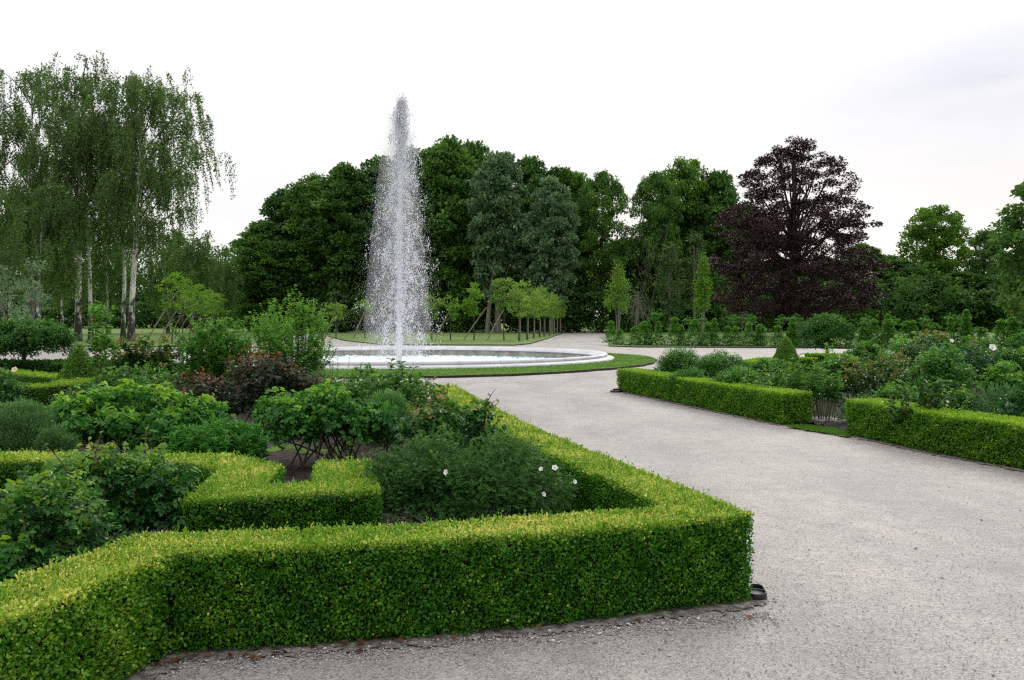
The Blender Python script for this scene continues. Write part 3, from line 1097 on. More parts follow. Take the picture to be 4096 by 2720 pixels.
# fine mist: nested columns of very thin water haze
mm, mnt, mout = new_mat('mist')
vol = mnt.nodes.new('ShaderNodeVolumePrincipled')
vol.inputs['Color'].default_value = (.97, .98, 1, 1)
vol.inputs['Density'].default_value = .20
mnt.links.new(vol.outputs['Volume'], mout.inputs['Volume'])
mb = MB()
for sc_, off in ((1.06, -.06), (.88, -.16), (.72, -.05), (.55, .0), (.40, .04), (.25, .08)):
    q = MB()
    zz = np.linspace(.1, HJ - .5, 16)
    lathe(q, [(.002, .1)] + [(sc_ * (1.42 * math.sqrt((HJ - z) / HJ) * (1 if z > 1.2 else .6 + .4 * z / 1.2)), z) for z in zz] + [(.002, HJ - .3)], 32)
    V = np.concatenate(q.v)
    V[:, 0] += off
    mb.add(V, q.f[0])
ms = mb.build('mist', mm, jet)
ms['kind'] = 'stuff'

# ------------------------------------------------------------------ shrubs
def dome_clumps(r, K, w, d, zb, h, rc, inner=.35):
    Ko = int(K * (1 - inner))
    az = r.uniform(0, 2 * PI, K)
    el = np.arcsin(r.uniform(-.35, 1, K))
    s = np.where(np.arange(K) < Ko, r.uniform(.78, 1.02, K), r.uniform(.25, .75, K))
    zc = zb + (h - zb) * .38
    up, dn = max(h - zc - rc * .5, .02), max(zc - zb - rc * .3, .02)
    C = np.stack([np.cos(el) * np.cos(az) * (w / 2 - rc * .55) * s, np.cos(el) * np.sin(az) * (d / 2 - rc * .55) * s,
                  zc + np.sin(el) * np.where(el > 0, up, dn) * s], -1)
    return C, np.array([0, 0, zc])


def add_dome(mb, r, w, d, zb, h, n, K, rc, L, W, kind='d', spiky=0.0, pairs=0, droop=.15, mat=0, tip=.5, base=.3, var=.15, lumpy=.2):
    C, ctr = dome_clumps(r, K, w, d, zb, h, rc)
    which = r.integers(0, K, n)
    rk = rc * r.uniform(1 - lumpy, 1 + lumpy, K)
    off = rand_dir(r, n) * (rk[which] * r.uniform(0, 1, n) ** .45)[:, None]
    off[:, 2] *= .75
    P = C[which] + off
    P[:, 2] = np.maximum(P[:, 2], zb + .01)
    o = unit(unit(off) * .8 + unit(C[which] - ctr) * .8)
    if spiky:
        A = o + r.normal(size=(n, 3)) * .35 + np.array([0, 0, .35])
        N = np.cross(A, rand_dir(r, n))
    else:
        A = o * [1, 1, .35] * .9 + r.normal(size=(n, 3)) * .55 + np.array([0, 0, .05])
        N = o * .45 + np.array([0, 0, .8]) + r.normal(size=(n, 3)) * .38
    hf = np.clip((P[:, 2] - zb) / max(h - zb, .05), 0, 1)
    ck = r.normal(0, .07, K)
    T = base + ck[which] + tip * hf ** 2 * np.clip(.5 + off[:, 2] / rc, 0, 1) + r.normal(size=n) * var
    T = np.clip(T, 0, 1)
    LL = L * r.uniform(.65, 1.2, n)
    if pairs:
        compound(mb, r, P - A / np.linalg.norm(A, axis=1, keepdims=True) * LL[:, None] * .6, A, N, LL, W, T, pairs, kind, mat, droop)
    else:
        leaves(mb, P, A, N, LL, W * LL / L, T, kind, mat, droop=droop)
    return C, ctr


def base_stems(sb, r, C, m, rad=.008, foot=.08, base=None, h0=0.0):
    m = min(m, len(C))
    for c in C[r.choice(len(C), m, replace=False)]:
        f = np.array([r.normal(0, foot), r.normal(0, foot), h0])
        mid = f * .5 + c * .5 + np.array([-c[0] * .15, -c[1] * .15, .12 * c[2]])
        tube(sb, bez(f, mid, c, 6), np.linspace(rad, rad * .35, 6), 5)


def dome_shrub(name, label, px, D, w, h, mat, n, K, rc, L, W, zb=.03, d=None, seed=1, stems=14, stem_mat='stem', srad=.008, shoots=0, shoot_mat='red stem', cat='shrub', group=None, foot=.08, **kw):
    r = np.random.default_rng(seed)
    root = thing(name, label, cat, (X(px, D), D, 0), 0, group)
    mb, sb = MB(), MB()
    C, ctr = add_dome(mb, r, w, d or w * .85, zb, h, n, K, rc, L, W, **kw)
    base_stems(sb, r, C, stems, srad, foot)
    for k in range(shoots):       # long young shoots standing above the dome
        c = C[r.integers(0, len(C))]
        if c[2] < h * .55:
            continue
        tp = c + np.array([r.normal(0, .06), r.normal(0, .06), r.uniform(.1, .26)])
        pt = bez(c * [1, 1, .8], c + [0, 0, .05], tp, 6)
        tube(sb, pt, np.linspace(srad * .6, srad * .3, 6), 4)
        m = 7
        P = pt[2:].repeat(2, 0)[:m]
        A = rand_dir(r, m) * [1, 1, .3] + [0, 0, .3]
        leaves(mb, P, A, np.array([0, 0, 1.0]) + r.normal(size=(m, 3)) * .3, L * .8, W * .75, np.clip(r.normal(.85, .1, m), 0, 1), 'l')
    mb.build('foliage', M[mat], root)
    if sb.n:
        sb.build('stems', M[stem_mat], root)
    return root


def stem_shrub(name, label, px, D, w, h, mat, m, nl, L, W, seed=1, t0=.3, stem_mat='green stem', srad=.006, kind='l', cat='shrub', upright=.6, whorl=0.0, foot=.1, base=.35, tip=.45, droop=.2, pairs=0, d=None, hv=.3, group=None, flat=.35, side=0):
    r = np.random.default_rng(seed)
    root = thing(name, label, cat, (X(px, D), D, 0), 0, group)
    mb, sb = MB(), MB()
    d = d or w * .8
    for k in range(m):
        a, q = r.uniform(0, 2 * PI), math.sqrt(r.uniform(0, 1))
        hh = h * r.uniform(1 - hv, 1) * (1 - .22 * q * q)
        tipp = np.array([math.cos(a) * q * w / 2, math.sin(a) * q * d / 2, hh])
        f = np.array([math.cos(a) * q * foot + r.normal(0, foot * .3), math.sin(a) * q * foot + r.normal(0, foot * .3), 0])
        mid = np.array([f[0] + (tipp[0] - f[0]) * (1 - upright), f[1] + (tipp[1] - f[1]) * (1 - upright), hh * .6])
        curves = [bez(f, mid, tipp, 9)]
        for s2 in range(side):
            b = curves[0][r.integers(3, 8)]
            e = b + np.array([r.normal(0, .13 * w), r.normal(0, .13 * w), r.uniform(.05, .22) * h])
            curves.append(bez(b, (b + e) / 2 + [0, 0, -.03 * h], e, 5))
        for ci, pt in enumerate(curves):
            tube(sb, pt, np.linspace(srad, srad * .35, len(pt)) * (1 if ci == 0 else .5), 4)
            nn = nl if ci == 0 else nl // 2
            tt = t0 + (1 - t0) * r.uniform(0, 1, nn) if ci == 0 else r.uniform(.1, 1, nn)
            if whorl:
                tt = 1 - (1 - t0) * r.uniform(0, 1, nn) ** whorl
            x = tt * (len(pt) - 1)
            i0 = np.minimum(x.astype(int), len(pt) - 2)
            P = pt[i0] + (pt[i0 + 1] - pt[i0]) * (x - i0)[:, None]
            tg = unit(pt[i0 + 1] - pt[i0])
            rd = rand_dir(r, nn)
            A = tg * .55 + rd * [1, 1, flat]
            N = np.array([0, 0, 1.0]) * .8 + tg * .3 + r.normal(size=(nn, 3)) * .35
            T = np.clip(base + tip * tt ** 2 + r.normal(size=nn) * .13, 0, 1)
            LL = L * (1.05 - .35 * tt) * r.uniform(.75, 1.2, nn)
            if pairs:
                compound(mb, r, P, A, N, LL, W, T, pairs, kind, 0, droop)
            else:
                leaves(mb, P, A, N, LL, W * LL / L, T, kind, droop=droop)
    mb.build('foliage', M[mat], root)
    sb.build('stems', M[stem_mat], root)
    return root


def flower(root, mat, loc, s, seed, face=(0, -.5, .85)):
    r = np.random.default_rng(seed)
    mb = MB()
    f = unit(np.array(face, float))
    u = unit(np.cross(f, [0, 0, 1.0]) + 1e-6)
    v = np.cross(f, u)
    a = np.arange(5) * 2 * PI / 5 + r.uniform(0, 1)
    A = u[None] * np.cos(a)[:, None] + v[None] * np.sin(a)[:, None] + f * .25
    leaves(mb, np.broadcast_to(np.array(loc, float), (5, 3)), A, np.broadcast_to(f, (5, 3)), s, s * 1.05, r.uniform(0, 1, 5), 'l', droop=-.12)
    fl = mb.build('flower', mat, root)
    cb = MB()
    lathe(cb, [(s * .22, 0), (s * .18, s * .10), (.001, s * .14)], 8)
    ce = cb.build('flower_centre', M['stamen'], fl)
    ce.location = np.array(loc, float) + f * s * .12
    ce.rotation_euler = Vector(f).to_track_quat('Z', 'Y').to_euler()
    return fl


# left bed, front to back
dome_shrub('rose_bush', 'glossy light-tipped rose bush at the lower left, nearest the front hedge', 42, 4.62, .76, .84, 'rose', 1150, 42, .12, .038, .022, zb=.14, seed=61, stems=9, srad=.011, kind='l', pairs=2, tip=.65, base=.28, shoots=5, foot=.05)
dome_shrub('rose_bush', 'small glossy rose bush cut by the left picture edge beside the front hedge', -14, 4.25, .50, .68, 'rose fresh', 450, 16, .12, .036, .023, zb=.18, seed=62, stems=7, srad=.010, kind='l', pairs=2, tip=.8, base=.15, foot=.05)
dome_shrub('rose_bush', 'wide dark glossy rose bush with reddish upright shoots, behind the light-tipped rose', 108, 5.75, 1.24, .83, 'rose', 2500, 76, .14, .041, .026, zb=.1, d=.85, seed=63, stems=18, stem_mat='red stem', srad=.010, kind='l', pairs=2, tip=.8, base=.2, shoots=18, foot=.12)
burnet = dome_shrub('rose_bush', 'round fine-leaved rose bush with white flowers inside the hedge corner', 462, 6.55, 1.66, .84, 'rose fine', 14000, 190, .15, .017, .012, zb=.06, d=1.2, seed=64, stems=40, srad=.006, kind='d', pairs=3, tip=.55, base=.3, foot=.2, shoots=0)
for k, (fx, fy) in enumerate([(447, 471), (541, 468), (554.5, 467), (574, 480.5), (543, 493)]):
    Df = 6.0 + .12 * (k % 3)
    flower(burnet, M['petal'], (X(fx, Df) - burnet.location.x, Df - burnet.location.y - .05, ZH(fy, Df)), [.023, .019, .026, .018, .021][k], 640 + k, (.35 * (k - 2), -.8 + .2 * (k % 2), .3 + .2 * (k % 3)))
dome_shrub('rose_bush', 'spreading light green rose bush, the broadest in the left bed', 130, 9.9, 2.1, .93, 'rose fresh', 4200, 90, .2, .056, .040, zb=.12, d=1.4, seed=65, stems=26, kind='l', pairs=1, tip=.75, base=.17, shoots=26, shoot_mat='green stem', foot=.2)
stem_shrub('lily_clump', 'bright green clump of whorled narrow-leaved lily stems', 219, 8.9, .96, .66, 'lily', 150, 46, .105, .024, seed=66, t0=.35, kind='d', cat='plant', upright=.25, foot=.28, base=.25, tip=.5, droop=.1, hv=.35, flat=.5)
dome_shrub('shrub', 'round-leaved shrub on bare forked stems behind the bare soil', 324, 9.7, 1.66, .92, 'rose fresh', 3000, 90, .17, .056, .042, zb=.20, d=1.2, seed=67, stems=24, srad=.012, kind='l', pairs=1, tip=.5, base=.2, droop=.4, foot=.16)
dome_shrub('lavender_bush', 'grey-green lavender mound at the left edge', 22, 9.3, .86, .80, 'lavender', 26000, 170, .10, .036, .008, zb=.06, seed=68, stems=20, cat='lavender', spiky=1, tip=.5, base=.38, droop=0, group='lavender mounds by the left edge')
dome_shrub('lavender_bush', 'lower grey-green lavender mound right of the larger lavender', 58, 9.0, .42, .58, 'lavender', 10000, 70, .08, .036, .008, zb=.05, seed=69, stems=10, cat='lavender', spiky=1, tip=.5, base=.3, droop=0, group='lavender mounds by the left edge')
dome_shrub('lavender_bush', 'pale lavender mound behind the round-leaved shrub', 388, 10.3, .72, .80, 'lavender', 12000, 60, .13, .06, .008, zb=.06, seed=70, stems=12, cat='lavender', spiky=1, tip=.6, base=.4, droop=0)
dome_shrub('rose_bush', 'large-leaved rose bush with bronze tints overhanging the hedge by the gravel', 438, 8.95, .80, .84, 'rose bronze', 620, 30, .17, .060, .042, zb=.15, seed=71, stems=12, srad=.009, kind='l', pairs=1, tip=.6, base=.28, shoots=5, foot=.08)
dome_shrub('rose_bush', 'dark rose bush with buds at the edge of the gravel, right of the bronze rose', 478, 8.7, .46, .88, 'rose bronze', 360, 18, .13, .056, .040, zb=.2, seed=72, stems=8, stem_mat='red stem', srad=.009, kind='l', pairs=1, tip=.5, base=.15, shoots=6, foot=.05)
stem_shrub('peony_bush', 'dark green peony in front of the basin, left of the gravel', 383, 11.9, 1.30, 1.14, 'peony', 80, 36, .105, .045, seed=73, t0=.35, cat='peony', upright=.3, foot=.25, base=.2, tip=.5, droop=.35, hv=.35)
stem_shrub('peony_bush', 'low yellowish green peony behind the bronze rose, beside the gravel', 430, 11.2, .62, .92, 'rose bronze', 26, 20, .08, .045, seed=74, t0=.3, cat='peony', upright=.3, foot=.15, base=.3, tip=.5, droop=.3)
dome_shrub('rose_bush', 'dark red-leaved rose bush in the middle of the left bed', 266, 13.0, 1.5, 1.24, 'rose red', 2300, 60, .22, .058, .042, zb=.05, d=1.2, seed=75, stems=24, stem_mat='red stem', kind='l', pairs=1, tip=.75, base=.22, shoots=14, foot=.15)
dome_shrub('rose_bush', 'lower dark red-leaved rose bush left of the taller red one', 205, 13.4, 1.2, .88, 'rose red', 1300, 40, .2, .058, .042, zb=.05, seed=76, stems=18, stem_mat='red stem', kind='l', pairs=1, tip=.65, base=.22, shoots=8, foot=.15)
dome_shrub('rose_bush', 'sparse red-tipped rose bush right of the taller red one', 332, 13.2, .95, .78, 'rose red', 700, 30, .18, .052, .038, zb=.05, seed=77, stems=14, stem_mat='red stem', kind='l', pairs=1, tip=.8, base=.22, shoots=8, foot=.15)
dome_shrub('shrub', 'grey-green ferny shrub behind the broad light green rose', 92, 12.4, 1.05, .78, 'grey green', 2000, 40, .17, .035, .02, zb=.05, seed=78, stems=14, pairs=2, kind='d', tip=.3, base=.4)
dome_shrub('rose_bush', 'dark rose bush with one cream flower at the left edge', -4, 13.6, .90, .98, 'rose', 1100, 34, .18, .045, .03, zb=.05, seed=79, stems=14, kind='l', pairs=1, tip=.55, base=.25)
rb = [o for o in COL.objects if o.get('label', '').startswith('dark rose bush with one cream')][0]
flower(rb, M['cream'], (X(14, 13.1) - rb.location.x, -.48, ZH(370, 13.1)), .05, 790, (.2, -.8, .5))
dome_shrub('shrub', 'low bright green shrub right of the left cone', 135, 16.2, 1.5, .86, 'green', 2600, 55, .2, .05, .026, zb=.05, seed=80, stems=14, pairs=1, kind='d', tip=.6, base=.4)
dome_shrub('shrub', 'low bright green shrub before the large round shrub by the basin', 176, 15.3, 1.3, .80, 'green', 2200, 50, .2, .05, .026, zb=.05, seed=81, stems=14, pairs=1, kind='d', tip=.6, base=.4)
stem_shrub('sapling', 'slender young tree with light green leaves behind the left cone', 99, 16.6, .70, 2.3, 'willow', 7, 36, .08, .042, seed=82, t0=.5, stem_mat='red stem', srad=.011, cat='young tree', upright=.8, foot=.05, base=.35, tip=.35, side=2, hv=.5, pairs=1)
stem_shrub('rose_bush', 'tall thin rose bush with bronze tips before the pale left path', 140, 17.2, 1.25, 1.45, 'rose bronze', 18, 44, .075, .045, seed=83, t0=.25, stem_mat='red stem', srad=.008, upright=.6, foot=.25, base=.3, tip=.6, side=2, hv=.4, pairs=1)
stem_shrub('rose_bush', 'thin dark rose bush between the bronze-tipped rose and the round shrub', 170, 17.4, .80, 1.28, 'rose bronze', 12, 40, .075, .05, seed=84, t0=.25, stem_mat='red stem', srad=.008, upright=.6, foot=.2, base=.2, tip=.55, side=2, hv=.4, pairs=1)
stem_shrub('shrub', 'leafy upright shrub left of the willow-leaved one, before the water', 216, 15.6, 1.22, 1.80, 'willow', 150, 80, .085, .034, seed=85, t0=.12, stem_mat='green stem', cat='shrub', upright=.55, foot=.3, base=.1, tip=.55, hv=.4, side=1)
stem_shrub('shrub', 'tall feathery willow-leaved shrub before the basin', 291, 17.0, 1.6, 2.2, 'willow', 120, 100, .085, .024, seed=86, t0=.10, stem_mat='stem', kind='d', upright=.45, foot=.3, base=.3, tip=.6, hv=.45, side=1)
stem_shrub('shrub', 'trailing branch-like shrub reaching toward the basin from the willow-leaved one', 335, 16.0, 1.2, 1.02, 'willow', 40, 40, .075, .02, seed=87, t0=.1, stem_mat='stem', kind='d', upright=.2, foot=.2, base=.25, tip=.4, hv=.5)
dome_shrub('shrub', 'low dark green shrub under the willow-leaved shrub', 300, 15.5, 1.9, .72, 'green', 2400, 60, .2, .06, .035, zb=.03, seed=88, stems=14, kind='l', tip=.35, base=.25, pairs=1)
dome_shrub('shrub', 'low green ground shrub beside the gravel before the turf ring', 400, 13.6, 1.6, .8, 'green', 1900, 50, .18, .055, .035, zb=.03, seed=89, stems=12, kind='l', tip=.4, base=.3, pairs=1)

# right bed
dome_shrub('spirea_bush', 'fine-leaved green shrub at the left end of the right bed', 680, 20.0, 1.25, 1.02, 'green', 22000, 110, .18, .045, .02, zb=.02, seed=101, stems=14, tip=.5, base=.3, droop=.1)
dome_shrub('spirea_bush', 'taller fine-leaved green shrub, second along the straight bright hedge', 720, 19.0, 1.30, 1.0, 'green', 24000, 110, .18, .045, .02, zb=.02, seed=102, stems=14, tip=.5, base=.3, droop=.1)
dome_shrub('spirea_bush', 'low rounded green shrub just behind the middle of the straight bright hedge', 740, 16.4, 1.0, .80, 'green', 15000, 80, .16, .045, .02, zb=.04, seed=103, stems=14, tip=.45, base=.35, droop=0)
dome_shrub('spirea_bush', 'small fine-leaved green shrub between the hedge and the peonies', 690, 17.8, .9, .72, 'green', 10000, 60, .16, .045, .02, zb=.04, seed=104, stems=10, tip=.4, base=.3, droop=0)
stem_shrub('peony_bush', 'spreading peony with drooping leaves before the right cone', 798, 16.0, 1.20, 1.04, 'peony', 48, 24, .13, .042, seed=105, t0=.3, cat='peony', upright=.35, foot=.25, base=.35, tip=.45, droop=.4, hv=.4, flat=.2)
stem_shrub('peony_bush', 'peony on bare green stems beside the stone slab in the hedge gap', 822, 14.3, .72, .94, 'peony', 22, 24, .125, .042, seed=106, t0=.48, cat='peony', upright=.5, foot=.12, base=.25, tip=.45, droop=.45, hv=.3, flat=.15, srad=.008)
stem_shrub('peony_bush', 'low peony behind the right end of the straight bright hedge', 765, 15.2, .9, .84, 'peony', 30, 22, .11, .036, seed=107, t0=.25, cat='peony', upright=.35, foot=.2, base=.4, tip=.4, droop=.4, hv=.4, flat=.2)
stem_shrub('rose_bush', 'open rose bush with orange-tinged tips behind the hedge gap', 872, 15.0, 1.1, 1.18, 'rose bronze', 24, 40, .075, .05, seed=108, t0=.35, stem_mat='stem', srad=.009, upright=.3, foot=.15, base=.25, tip=.65, hv=.4, side=2)
stem_shrub('rose_bush', 'thin rose bush with a reddish crown before the far box hedge', 895, 18.0, 1.2, 1.10, 'rose bronze', 22, 40, .075, .05, seed=109, t0=.35, stem_mat='stem', srad=.009, upright=.3, foot=.15, base=.3, tip=.6, hv=.4, side=1)
dome_shrub('shrub', 'dense bright green rounded shrub in the middle of the right bed', 942, 14.6, 1.05, 1.28, 'green', 3600, 60, .19, .05, .028, zb=.05, seed=110, stems=16, pairs=1, kind='d', tip=.65, base=.4)
stem_shrub('rose_bush', 'sparse rose bush with large bluish leaves behind the right hedge', 922, 11.6, 1.05, .98, 'rose', 20, 22, .095, .066, seed=111, t0=.3, stem_mat='red stem', srad=.010, upright=.3, foot=.15, base=.28, tip=.3, hv=.45, side=1, droop=.2, flat=.2)
dome_shrub('shrub', 'small low green shrub at the foot of the open rose, behind the hedge gap', 858, 13.8, .60, .58, 'grey green', 900, 20, .14, .045, .025, zb=.03, seed=112, stems=10, pairs=1, kind='d', tip=.4, base=.45)
wr = dome_shrub('rose_bush', 'dark rose bush with white flowers at the right, behind the bright rounded shrub', 974, 16.6, 1.15, 1.30, 'rose bronze', 1300, 44, .19, .06, .042, zb=.25, seed=113, stems=16, stem_mat='red stem', kind='l', pairs=1, tip=.6, base=.12, shoots=6)
flower(wr, M['petal'], (X(991.5, 16.0) - wr.location.x, -.62, ZH(348, 16.0)), .08, 1130, (0, -.8, .5))
flower(wr, M['petal'], (X(951, 16.0) - wr.location.x, -.62, ZH(341, 16.0)), .045, 1131, (0, -.8, .5))
dome_shrub('rose_bush', 'wide dark rose bush with russet tips behind the bright rounded shrub', 935, 19.5, 1.75, 1.42, 'rose bronze', 1900, 60, .22, .062, .042, zb=.2, seed=114, stems=18, stem_mat='red stem', kind='l', pairs=1, tip=.75, base=.2, shoots=10)
dome_shrub('shrub', 'light green feathery shrub behind the open orange-tinged rose', 905, 20.5, 1.2, 1.28, 'willow', 2600, 50, .2, .06, .022, zb=.1, seed=115, stems=14, pairs=1, kind='d', tip=.5, base=.35)
dome_shrub('rose_bush', 'flat-topped rose bush at the far right edge on a leaning stem', 1012, 19.0, 1.3, 1.05, 'rose', 1300, 44, .18, .055, .036, zb=.5, seed=116, stems=10, srad=.012, kind='l', pairs=1, tip=.5, base=.3, foot=.05)
dome_shrub('shrub', 'grey-green sprawling shrub on the bare soil at the right edge', 998, 12.6, .95, .78, 'grey green', 2400, 40, .18, .055, .018, zb=.04, seed=117, stems=18, spiky=1, tip=.35, base=.4, droop=0)
dome_shrub('shrub', 'leafy green shrub cut by the right picture edge above the hedge', 1030, 11.6, .7, .9, 'rose bronze', 500, 22, .16, .06, .04, zb=.1, seed=118, stems=10, kind='l', pairs=1, tip=.45, base=.25)
dome_shrub('shrub', 'small mound of fine green leaves at the right edge behind the hedge', 1031, 10.6, .5, .55, 'yew', 1800, 20, .13, .03, .012, zb=.02, seed=119, stems=8, spiky=1, tip=.4, base=.35, droop=0)
dome_shrub('shrub', 'low light green shrub behind the peonies, under the right umbrella-shaped tree', 848, 21.5, 1.9, .78, 'green', 2600, 60, .2, .055, .03, zb=.04, seed=120, stems=12, pairs=1, kind='d', tip=.5, base=.4)
stem_shrub('foxtail_plant', 'pale upright spiky plant before the far box hedge', 831, 19.5, .42, 1.26, 'willow', 10, 40, .09, .03, seed=121, t0=.2, cat='plant', upright=.7, foot=.1, base=.5, tip=.4, hv=.5)

for px, D, w_, h_, mt_, nn_, L_f, lb in (
        (902, 13.2, .8, .72, 'green', 2600, .05, 'low bright green shrub between the open rose and the bluish-leaved rose'),
        (846, 17.6, 1.0, .95, 'peony', 1500, .09, 'glossy low shrub behind the peony on bare stems'),
        (868, 23.0, 1.3, 1.05, 'green', 3200, .06, 'mid green rounded shrub before the far double box hedge'),
        (925, 24.5, 1.6, 1.35, 'rose bronze', 2400, .07, 'bronze-tinted shrub at the back of the right bed, below the hornbeams'),
        (978, 22.0, 1.4, 1.30, 'green', 3200, .06, 'leafy green shrub at the back right of the right bed'),
        (1006, 15.6, .9, 1.0, 'rose fresh', 1500, .055, 'light green rose at the right edge above the grey-green sprawling shrub'),
        (958, 13.0, .8, .66, 'rose', 1500, .05, 'low dark rose between the bluish-leaved rose and the grey-green sprawling shrub'),
        (1026, 24.0, 1.5, 1.35, 'green', 2600, .06, 'green shrub cut by the right edge at the back of the right bed'),
        (770, 19.5, 1.1, .85, 'green', 3600, .05, 'small rounded shrub left of the right cone'),
        (893, 16.2, .9, 1.08, 'rose bronze', 1300, .06, 'leafy bronze rose left of the dense bright green shrub')):
    dome_shrub('shrub', lb, px, D, w_, h_, mt_, nn_, 46, .17, L_f, L_f * .55, zb=.05, seed=1300 + px, stems=12, kind='l', pairs=1, tip=.6, base=.32)

# ------------------------------------------------------------------ clipped shapes
def topiary_cone(label, px, D, w, h, seed):
    r = np.random.default_rng(seed)
    root = thing('topiary_cone', label, 'topiary', (X(px, D), D, 0), 0, 'clipped cones in the beds')
    mb = MB()
    n = 14000
    t = 1 - np.sqrt(r.uniform(0, 1, n))
    rr = w / 2 * (1 - t) ** .72 * (1 + .03 * np.sin(t * 30)) + .015
    a = r.uniform(0, 2 * PI, n)
    o = np.stack([np.cos(a), np.sin(a), np.full(n, .35)], -1)
    P = np.stack([np.cos(a) * rr, np.sin(a) * rr, t * h], -1) + o * (r.uniform(-.04, .012, n) + .012 * wob(a * 2, t * 9, 1))[:, None]
    leaves(mb, P, o * .35 + r.normal(size=(n, 3)) * .6 + [0, 0, .3], o + r.normal(size=(n, 3)) * .35, .034 * r.uniform(.7, 1.2, n), .024, np.clip(.45 + r.normal(size=n) * .2, 0, 1))
    mb.build('foliage', M['cone'], root)
    cb = MB()
    z = np.linspace(0, .95, 10)
    lathe(cb, [(max(w / 2 * (1 - q) ** .72 - .05, .004), q * h) for q in z], 20)
    cb.build('twigs', M['twig'], root)
    return root


topiary_cone('clipped green cone at the left before the pale path', 79, 17.6, 1.0, 1.17, 131)
topiary_cone('clipped green cone in the right bed before the umbrella-shaped tree', 786, 26.0, 1.0, 1.15, 132)


def umbrella_tree(label, px, D, w, z0, z1, seed, lean=0.0):
    r = np.random.default_rng(seed)
    root = thing('umbrella_tree', label, 'tree', (X(px, D), D, 0), 0, 'umbrella-shaped trees in the beds')
    mb, sb = MB(), MB()
    C, ctr = add_dome(mb, r, w, w * .95, z0, z1, 17000, 150, .2, .07, .042, tip=.45, base=.25, droop=.25)
    add_dome(mb, r, w * .95, w * .9, z0 - .12, z0 + .3, 2200, 40, .17, .07, .04, tip=.2, base=.2, droop=.3)
    tube(sb, [(0, 0, 0), (lean * .4, 0, z0 * .5), (lean, 0, z0), (lean * 1.1, 0, (z0 + z1) / 2)], [.055, .048, .045, .03], 8)
    base_stems(sb, r, C, 30, .02, .02, h0=z0 - .05)
    mb.build('crown', M['yew'], root)
    sb.build('trunk', M['bark'], root, smooth=True)


umbrella_tree('wide umbrella-shaped clipped tree at the left edge', 24, 21.3, 2.3, .86, 1.68, 141)
umbrella_tree('umbrella-shaped clipped tree on a short leaning trunk in the right bed', 826, 33.0, 2.05, .66, 1.86, 142, .05)

# ------------------------------------------------------------------ small built things
def spotlight(label, loc, rr):
    root = thing('ground_spotlight', label, 'spotlight', loc, 0, 'round spotlights set in the gravel')
    mb = MB()
    lathe(mb, [(rr, -.01), (rr * 1.0, .035), (rr * .98, .042), (rr * .8, .042), (rr * .78, .03)], 32)
    hs = mb.build('housing', M['black'], root, smooth=True)
    mb = MB()
    lathe(mb, [(rr * .79, .034), (rr * .4, .036), (.002, .037)], 32)
    mb.build('lens', M['lens'], hs)
    mb = MB()
    a = np.linspace(-.6, 2.2, 12)
    V = np.concatenate([np.stack([np.cos(a) * rr * .9, np.sin(a) * rr * .9, np.full(12, .043)], -1), np.stack([np.cos(a) * rr * .62, np.sin(a) * rr * .62, np.full(12, .07)], -1)])
    i = np.arange(11)
    mb.add(V, np.stack([i, i + 1, i + 13, i + 12], -1))
    V2 = V + [0, 0, .004]
    mb.add(V2, np.stack([i + 12, i + 13, i + 1, i], -1))
    mb.build('glare_shield', M['black'], hs)


spotlight('round black spotlight half hidden by the corner of the front hedge', (X(756, 5.27), 5.27, 0), .062)
spotlight('small black spotlight at the left end of the straight bright hedge', (X(615, 20.6), 20.35, 0), .14)

mb = MB()
sx, sy, sz, bv = .26, .2, .06, .012
prof = [(sx, sy, 0), (sx, sy, sz - bv), (sx - bv, sy - bv, sz)]
V = np.concatenate([[(-x, -y, z), (x, -y, z), (x, y, z), (-x, y, z)] for x, y, z in prof])
fs = [(a + 4 * k, (a + 1) % 4 + 4 * k, (a + 1) % 4 + 4 * k + 4, a + 4 * k + 4) for k in range(2) for a in range(4)] + [(8, 9, 10, 11)]
mb.add(V, np.array(fs))
sl = mb.build('stone_slab', M['slab'])
sl.location = (X(826, 14.35), 14.35, .0)
sl.rotation_euler = (.05, .03, .35)
tag(sl, 'flat grey stone slab under the peony stems in the hedge gap', 'slab')


def hose(label, pts):
    mb = MB()
    tube(mb, pts, .011, 8)
    tag(mb.build('drip_hose', M['hose'], smooth=True), label, 'hose', 'brown drip hoses on the soil')


hose('brown drip hose nearest the box hedge across the bare soil', [(-2.1, 6.75, .04), (-1.85, 6.78, .045), (-1.6, 6.74, .04), (-1.3, 6.77, .045)])
hose('brown drip hose crossing the back of the bare soil patch', [(-2.6, 8.35, .045), (-2.2, 8.15, .05), (-1.9, 8.2, .05), (-1.75, 7.95, .045)])
hose('brown drip hose on the bare soil just above the right hedge', [(6.0, 11.05, .05), (6.6, 11.2, .05), (7.3, 11.15, .05)])
hose('brown drip hose farther back on the bare soil at the right', [(5.7, 12.25, .05), (6.2, 12.4, .05), (7.0, 12.3, .05)])

